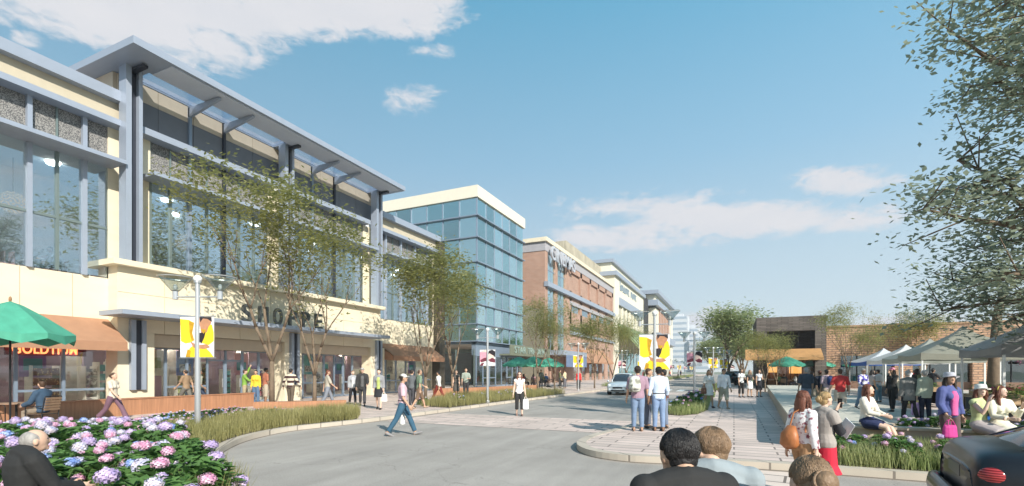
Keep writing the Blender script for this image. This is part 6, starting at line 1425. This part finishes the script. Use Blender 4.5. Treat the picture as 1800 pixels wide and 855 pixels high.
person('man in white shirt and khaki shorts walking hand in hand on the walkway', gp(1272, 719), hd(175), 1.76, 'm', 1, ('short', 'dark'), (.76, .78, .80), .9, 'shorts', (.36, .36, .28), .62, legs=STROLL, arms=((0, 14, 12, 0), (0, 10, 10, 0)), vox=.016, glasses=True, shoes=(.3, .25, .2))
person('black haired woman in white top and black leggings, leftmost of three women down the walkway', gp(1303, 699), hd(170), 1.76, 'f', 1, ('long', 'black'), (.72, .72, .7), .3, 'trousers', (.02, .02, .02), .8, legs=STAND, arms=TALK)
person('woman in black top and white skirt, middle of three women far down the walkway', gp(1318, 698), hd(170), 1.7, 'f', 1, ('long', 'light'), (.05, .05, .05), .2, 'skirt', (.76, .76, .74), .5, legs=STAND, arms=TALK)
person('woman in grey top and black skirt, rightmost of three women far down the walkway', gp(1334, 698), hd(175), 1.72, 'f', 1, ('long', 'dark'), (.5, .52, .56), 0, 'skirt', (.02, .02, .03), .62, legs=STAND, arms=TALK)
# plaza
person('grey haired man in navy shirt from behind, leftmost of the plaza group by the pavilion', gp(1417, 722), hd(10), 1.78, 'm', 1, ('short', 'grey'), (.05, .065, .09), .5, 'trousers', (.2, .24, .32), legs=STAND, arms=REST, vox=.016, build=1.1)
person('woman in black top turned right beside the grey haired man on the plaza', gp(1427, 719), hd(60), 1.62, 'f', 1, ('short', 'brown'), (.03, .03, .035), .5, 'trousers', (.3, .26, .2), legs=STAND, arms=TALK)
person('brown haired person in black beside the navy backpack on the plaza', gp(1441, 718), hd(-10), 1.66, 'm', 1, ('short', 'auburn'), (.04, .045, .07), .5, 'trousers', (.35, .3, .24), legs=STAND, arms=REST)
p = person('man in pale pink shirt carrying a navy backpack on the plaza', gp(1453, 719), hd(-5), 1.7, 'm', 1, ('short', 'dark'), (.68, .5, .54), .5, 'shorts', (.4, .33, .26), .6, legs=STAND, arms=REST)
backpack('navy blue backpack on the man in the pale pink shirt', p, cloth((.03, .05, .16)), .95)
person('man from behind in bright red shirt and beige shorts on the plaza', gp(1477, 731), hd(12), 1.74, 'm', 0, ('short', 'brown'), (.60, .05, .05), .45, 'shorts', (.52, .45, .37), .62, legs=STROLL, arms=((0, 18, 25, 0), (0, 18, 25, 0)), vox=.014, shoes=(.06, .06, .07), build=1.08)
p = person('woman in sunglasses and patterned blue scarf holding an orange bag on the plaza', gp(1517, 720), hd(175), 1.76, 'f', 1, ('short', 'grey'), (.7, .7, .74), .9, 'trousers', (.20, .30, .42), legs=STROLL, arms=((0, 10, 20, 0), (10, 10, 60, 20)), glasses=True, tmat=patmat('blue_scarf_print', (.75, .75, .78), (.10, .08, .42), 'noise', 9, .5), vox=.016)
bag('handbag', 'orange leather bag held by the woman with the blue scarf', p['hands'][0]+Vector((0, 0, .1)), cloth((.50, .17, .04)), .32, .22, yaw=p['yaw'])
bag('tote_bag', 'long white tote bag at the side of the woman with the blue scarf', p['hands'][1]+Vector((0, 0, .0)), white_bag, .24, .42, yaw=p['yaw'])
person('dark haired woman in grey top and black trousers close to the blue valance tent', gp(1533, 710), hd(100), 1.7, 'f', 1, ('mid', 'black'), (.4, .36, .36), .3, 'trousers', (.02, .02, .02), legs=STAND, arms=TALK)
person('person in pale grey shirt and blue jeans beneath the blue valance tent', gp(1544, 708), hd(-20), 1.72, 'm', 1, ('short', 'dark'), (.55, .56, .58), .5, 'trousers', (.12, .24, .32), legs=STAND, arms=REST)
p = person('slim woman in black with pink hat raising a hand to her face by the stalls', gp(1569, 724), hd(-100), 1.78, 'f', 1, ('mid', 'dark'), (.03, .03, .03), .9, 'trousers', (.02, .02, .02), legs=((8, 2), (-4, 4)), arms=((60, 15, 110, 0), (0, 8, 10, 0)), glasses=True, hat=('cap', (.7, .25, .35)), vox=.014)
bag('tote_bag', 'cream shoulder bag on the back of the woman in the pink hat', p['back']+Vector((0, 0, .1)), cloth((.62, .54, .42)), .3, .36, yaw=p['yaw']+1.5)
p = person('elderly person from behind in long grey jacket and black trousers by the stalls', gp(1598, 741), hd(5), 1.68, 'm', 3, ('short', 'grey'), (.3, .3, .3), 1, 'trousers', (.02, .02, .025), legs=STROLL, arms=REST, over=('jacket', (.20, .20, .19), 1.0, .07), vox=.014, lean=4)
p = person('elderly woman from behind in pale green jacket and dark navy trousers by the stalls', gp(1626, 742), hd(0), 1.68, 'f', 3, ('short', 'grey'), (.4, .45, .36), 1, 'trousers', (.015, .02, .04), legs=STAND, arms=REST, over=('jacket', (.42, .46, .36), 1.0, .02), vox=.014)
bag('shopping_bag', 'purple plaid shopping bag hanging between the elderly couple', p['hands'][0], patmat('plaid_purple', (.34, .18, .42), (.62, .48, .68), 'vbands', 9, .5), .34, .42, yaw=p['yaw'])
person('man in white shirt between the market stalls', gp(1598, 692), hd(170), 1.78, 'm', 1, ('short', 'grey'), (.78, .78, .78), .6, 'trousers', (.1, .1, .12), legs=STAND, arms=TALK)
person('person in red top among the shoppers beyond the white shirted man', gp(1607, 688), hd(150), 1.7, 'm', 1, ('short', 'dark'), (.45, .05, .05), .6, 'trousers', (.1, .1, .12), legs=STAND, arms=REST)
p = person('long black haired woman with olive backpack at the stall behind the elderly couple', gp(1612, 712), hd(10), 1.76, 'f', 1, ('long', 'black'), (.04, .04, .04), 1, 'trousers', (.03, .03, .03), legs=STAND, arms=REST)
backpack('olive backpack on the long black haired woman at the stall', p, cloth((.16, .17, .09)), .9)
person('man in black holding something out at the olive grey tent', gp(1640, 706), hd(80), 1.78, 'm', 2, ('short', 'black'), (.03, .03, .035), 1, 'trousers', (.03, .03, .03), legs=STAND, arms=((50, 8, 45, 0), (50, 8, 45, 0)))
person('small far person in blue before the right part of the brick hall', gp(1759, 682), hd(170), 1.7, 'm', 1, ('short', 'dark'), (.1, .12, .35), .6, 'trousers', (.1, .12, .2), legs=STAND, arms=REST)
person('small far person in pale clothes before the middle of the brick hall', gp(1680, 684), hd(0), 1.7, 'f', 1, ('short', 'dark'), (.5, .45, .42), .6, 'trousers', (.4, .4, .42), legs=STAND, arms=REST)
# young women on and by the wall
WZ = PH+.51
def onwall(px, y): 
    u = (px-900)/FPX; d = y/(CY+SY*u); return Vector((d*(-SY+CY*u), y, PH))
p = person('young woman with very long brown hair and navy skirt seated on the low wall', onwall(1524, 12.12), hd(150), 1.62, 'f', 3, ('long', 'auburn'), (.76, .70, .60), .9, 'skirt', (.02, .03, .09), .42, legs=((76, 52), (78, 60)), arms=((25, 8, 50, 25), (25, 8, 55, 25)), sit=.51, vox=.011, fingers=True, turn=15, shoes=(.6, .42, .33))
t = bag('plastic_bag', 'bright yellow bag with orange spot leaning under the seated young woman', Vector((onwall(1532, 11.85).x, 11.85, PH+.42)), cloth((.80, .58, .03), .03), .26, .38, .1, yaw=0, drop=.04)
m = MB(); m.ell((.05, -.075, .16), (.06, .02, .03), 10, 6); m.build('print', cloth((.75, .25, .03)), t, smooth=True)
p = person('young woman in grey hat, blue cardigan and pink top leaning on the low wall', onwall(1668, 11.85), hd(178), 1.60, 'f', 1, ('long', 'dark'), (.66, .12, .32), .2, 'trousers', (.10, .07, .07), legs=((10, 2), (6, 2)), arms=((-5, 14, 15, 0), (5, 12, 30, 10)), over=('cardigan', (.08, .10, .26), .95), hat=('bucket', (.42, .42, .46)), vox=.011, fingers=True, shoes=(.1, .1, .1), turn=-12)
p['hands'][1] += Vector((0, -.02, 0)); bag('handbag', 'magenta handbag held by the young woman in the blue cardigan', p['hands'][1], cloth((.55, .05, .25)), .27, .24, .12, yaw=p['yaw'])
p = person('young woman in white bucket hat and green top on the wall, hand at her chin', onwall(1722, 12.12), hd(170), 1.62, 'f', 3, ('long', 'auburn'), (.50, .56, .28), 0, 'skirt', (.42, .37, .36), .95, legs=((72, 56), (74, 60)), arms=((25, 8, 60, 30), (45, 10, 120, 15)), sit=.51, hat=('bucket', (.72, .71, .66)), vox=.011, fingers=True, turn=-30, shoes=(.5, .35, .28))
bag('clutch_bag', 'tan clutch bag on the lap of the young woman in the white bucket hat', p['hands'][0]+Vector((.05, -.05, .14)), cloth((.58, .42, .24)), .36, .16, .06, yaw=0, handle=False, drop=0)
person('young woman with hair band and long cream blouse at the right end of the wall', onwall(1757, 12.12), hd(190), 1.62, 'f', 3, ('long', 'auburn'), (.76, .73, .58), .95, 'skirt', (.74, .71, .58), .6, legs=((74, 60), (70, 56)), arms=((35, 8, 100, 10), (25, 8, 60, 30)), sit=.51, hat=('band', (.6, .5, .1)), vox=.011, fingers=True, turn=30, shoes=(.4, .3, .28))
# two women walking in front
p = person('foreground woman in sunglasses, red and white printed blouse and tan trousers holding a camera', gp(1411, 886, 0), hd(72), 1.53, 'f', 3, ('long', 'auburn'), (.7, .7, .7), .95, 'trousers', (.36, .20, .10), legs=((14, 3), (-12, 8)), arms=((-10, 10, 8, 0), (-8, 12, 14, 0)), tmat=patmat('floral_print', (.78, .76, .76), (.25, .06, .09), 'noise', 20, .57), vox=.0095, fingers=True, glasses=True, hem=.0, shoes=(.1, .06, .04))
wa = p
hL = p['hands'][1]; t = thing('camera', 'black camera with long lens dangling from the hand of the woman in tan trousers', 'camera', tuple(hL+Vector((0, 0, -.11))), p['yaw'])
m = MB(); m.box(-.065, .065, -.03, .03, -.02, .075); m.box(-.025, .025, -.03, .03, .075, .105); m.build('body', blackm, t, bevel=.006)
m = MB(); m.loft([(0, .03, .03), (0, .1, .03), (0, .105, .03), (0, .16, .03)], [.034, .034, .038, .04], 16); m.build('lens', blackm, t)
m = MB(); m.loft([(-.06, 0, .06), (-.08, 0, .15), (0, 0, .2), (.04, 0, -.1), (.02, .02, -.4), (.03, .02, -.55)], [.007]*6, 6); m.build('strap', blackm, t)
t = thing('shoulder_bag', 'brown leather shoulder bag on the back of the woman in tan trousers', 'bag', tuple(p['back']+Vector((0, 0, -.17))), p['yaw'])
lth = mat('orange_brown_leather', (.40, .14, .045), .5, var=.15, vs=6, bump=.3, bs=25)
m = MB(); m.loft([(0, -.06, -.15), (0, -.08, -.11), (0, -.075, .02), (0, -.04, .13)], [(.1, .06), (.135, .085), (.12, .08), (.06, .03)], 14, ref=(1, 0, 0)); m.build('body', lth, t, smooth=True)
m = MB(); m.loft([(-.04, -.03, .1), (-.02, .02, .3), (.03, .1, .36), (.08, .14, .25), (.13, .05, .05)], [.011]*5, 6); m.build('strap', lth, t)
p = person('blond woman in grey fur vest and red skirt holding a white folder in the foreground', gp(1449, 880, 0), hd(80), 1.50, 'f', 3, ('bun', 'blond'), (.02, .02, .025), 1, 'skirt', (.60, .02, .05), .62, legs=((12, 3), (-12, 8)), arms=((55, 14, 95, 5), (20, 10, 70, 40)), over=('fur_vest', (.36, .32, .29), .25, .0), vox=.0095, fingers=True, flare=1.25, turn=-8, shoes=(.05, .05, .05))
hh_ = p['hands'][1]; t = thing('paper_folder', 'white paper folder held by the blond woman in the red skirt', 'folder', (hh_.x, hh_.y, hh_.z), p['yaw'])
m = MB(); sl = Matrix.Rotation(R_(35), 3, 'Y')
vs = [sl @ Vector(q) for q in ((-.09, .02, -.08), (.09, .02, -.08), (.09, .02, .16), (-.09, .02, .16), (-.09, .027, -.08), (.09, .027, -.08), (.09, .027, .16), (-.09, .027, .16))]
m.add(vs, [(0, 1, 2, 3), (7, 6, 5, 4), (0, 4, 5, 1), (1, 5, 6, 2), (2, 6, 7, 3), (3, 7, 4, 0)]); m.build('sheet', mat('white_paper', (.8, .82, .85), .6, var=.02), t)
t = thing('phone', 'black phone in the raised hand of the blond woman', 'phone', tuple(p['hands'][0]), p['yaw']); m = MB(); m.box(-.035, .035, -.005, .005, -.05, .08); m.build('body', blackm, t)
# seated onlookers in front of the camera, on benches below the picture edge
def camp(px, d, z): 
    u = (px-900)/FPX; return Vector((d*(-SY+CY*u), d*(CY+SY*u), z))
bench_m = mat('bench_wood', (.3, .2, .12), .7)
def bench(x, y, L, rz, lb, h=.46):
    t = thing('bench', lb, 'bench', (x, y, 0), rz); m = MB(); m.box(-L/2, L/2, -.2, .2, h-.04, h); m.build('seat', bench_m, t)
    for s in (-1, 1): m = MB(); m.box(s*L*.4-.04, s*L*.4+.04, -.18, .18, 0, h-.04); m.build('leg', bench_m, t)
SEATL = ((88, 88), (86, 84))
def onlooker(lb, px, d, ztop, H, **k):
    k.setdefault('neck', .05); s = ztop-(.447*H)-.055*H            # seat height that puts the crown of the head at ztop
    q = camp(px, d, 0); person(lb, tuple(q), k.pop('to'), H, sit=s, legs=SEATL, arms=((25, 8, 50, 20), (25, 8, 50, 20)), vox=.01, fingers=True, **k); return q, s
q, s = onlooker('black haired man in black shirt seen from behind in the foreground', 1203, 2.28, 1.532, 1.80, to=hd(-6), sex='m', skin=1, hair=('short', 'black'), top=(.014, .014, .016), sleeve=.5, bottom='trousers', turn=10, nod=6)
bench(q.x, q.y, 1.6, YAW, 'plain wooden bench under the two men seen from behind', s-.01)
onlooker('brown haired man in grey denim shirt leaning beside the black haired man in the foreground', 1253, 2.55, 1.512, 1.80, to=hd(12), sex='m', skin=0, hair=('short', 'light'), top=(.27, .31, .33), sleeve=1.0, bottom='trousers', turn=42, lean=4)
q, s = onlooker('woman with brown blond hair in a low bun at the bottom edge in the foreground', 1448, 2.1, 1.43, 1.70, to=hd(-20), sex='f', skin=0, hair=('bun', 'light'), top=(.3, .28, .26), sleeve=.9, bottom='trousers', turn=-20, nod=12)
bench(q.x, q.y, 1.0, YAW, 'plain wooden bench under the woman with the low bun', s-.01)
q, s = onlooker('bald elderly man in black jacket seen from behind at the lower left corner', 44, 4.4, 1.29, 1.74, to=hd(28), sex='m', skin=0, hair=('bald', 'bald'), top=(.6, .6, .64), sleeve=1.0, bottom='trousers', over=('jacket', (.012, .012, .016), 1.0), turn=-12)
bench(q.x, q.y, 1.2, YAW, 'plain wooden bench under the bald elderly man', s-.01)
# seated diners upstairs
for i, (x, y, c, lb) in enumerate(((-25.0, 7.15, (.08, .14, .25), 'diner in blue seated upstairs behind the left window'), (-25.2, 10.35, (.3, .34, .4), 'diner in grey seated upstairs beside the blue steel mullion'), (-24.6, 9.85, (.6, .62, .66), 'diner in white seated upstairs at the end of the left window'))):
    person(lb, (x, y, 5.35), (0, 1 if i == 0 else -1), 1.7, 'm', 0, ('short', 'dark'), c, 1, 'trousers', (.1, .12, .16), legs=((86, 86), (84, 82)), arms=((30, 8, 60, 10), (35, 8, 55, 10)), sit=.45, vox=.024)
# far shoppers along the left walk
rng = random.Random(77); wear = ['black coat', 'brown jacket', 'olive top', 'red shirt', 'grey coat', 'white shirt', 'navy jacket']; wc = [(.03, .03, .03), (.2, .11, .06), (.16, .16, .08), (.4, .06, .05), (.2, .2, .21), (.65, .65, .63), (.04, .06, .14)]
ords = ['nearest', 'second', 'third', 'fourth', 'fifth', 'sixth', 'seventh', 'eighth', 'ninth', 'tenth', 'eleventh', 'twelfth', 'thirteenth', 'fourteenth', 'fifteenth', 'farthest']
for k in range(16):
    i = k % 7
    person('far shopper in %s on the left walk past the car, %s in line' % (wear[i], ords[k]), (-13+rng.uniform(-1.6, 1.2), 62+k*5.2, PH), (rng.choice((-1, 1)), rng.uniform(-1, 1)), 1.72, 'fm'[k % 2], 1, ('short', 'dark'), wc[i], 1, 'trousers', wc[(i+3) % 7], legs=STROLL, arms=REST, vox=.035, group='far shoppers')
ON = ['leftmost', 'second from left', 'third from left', 'fourth from left', 'fifth from left', 'sixth from left', 'seventh from left', 'eighth from left', 'ninth from left', 'tenth from left', 'eleventh from left', 'twelfth from left', 'thirteenth from left', 'fourteenth from left', 'fifteenth from left']+['%dth from left' % k for k in range(16, 60)]
byl = {}
for o in col.objects:
    if o.parent is None and str(o.get('group', '')).startswith('hydrangeas'): byl.setdefault(o['label'], []).append(o)
for l_, os_ in byl.items():
    if 1 < len(os_):
        os_.sort(key=lambda o: math.atan2(o.location.x, o.location.y))
        for i, o in enumerate(os_): o['label'] = l_+', '+(ON[i] if i < len(os_)-1 else 'rightmost')
# ------------------------------------------------------------------ bake the grown bodies to plain meshes
bpy.context.view_layer.update(); dg = bpy.context.evaluated_depsgraph_get()
new = [(o, bpy.data.meshes.new_from_object(o.evaluated_get(dg))) for o in REM]
for o, me in new:
    o.modifiers.clear(); o.data = me; me.polygons.foreach_set('use_smooth', [True]*len(me.polygons))
# ------------------------------------------------------------------ haze
def haze(dens):
    m = bpy.data.materials.new('haze_air'); m.use_nodes = True; nt = m.node_tree; nt.nodes.clear()
    out = nt.nodes.new('ShaderNodeOutputMaterial'); v = nt.nodes.new('ShaderNodeVolumePrincipled'); v.inputs['Color'].default_value = (.85, .92, 1, 1); v.inputs['Density'].default_value = dens
    nt.links.new(v.outputs[0], out.inputs['Volume'])
    o = MB().box(-920, 920, -320, 1520, -1.2, 80).build('haze', m); tag(o, 'pale air haze over the street', 'haze', kind='stuff')
haze(.0004)
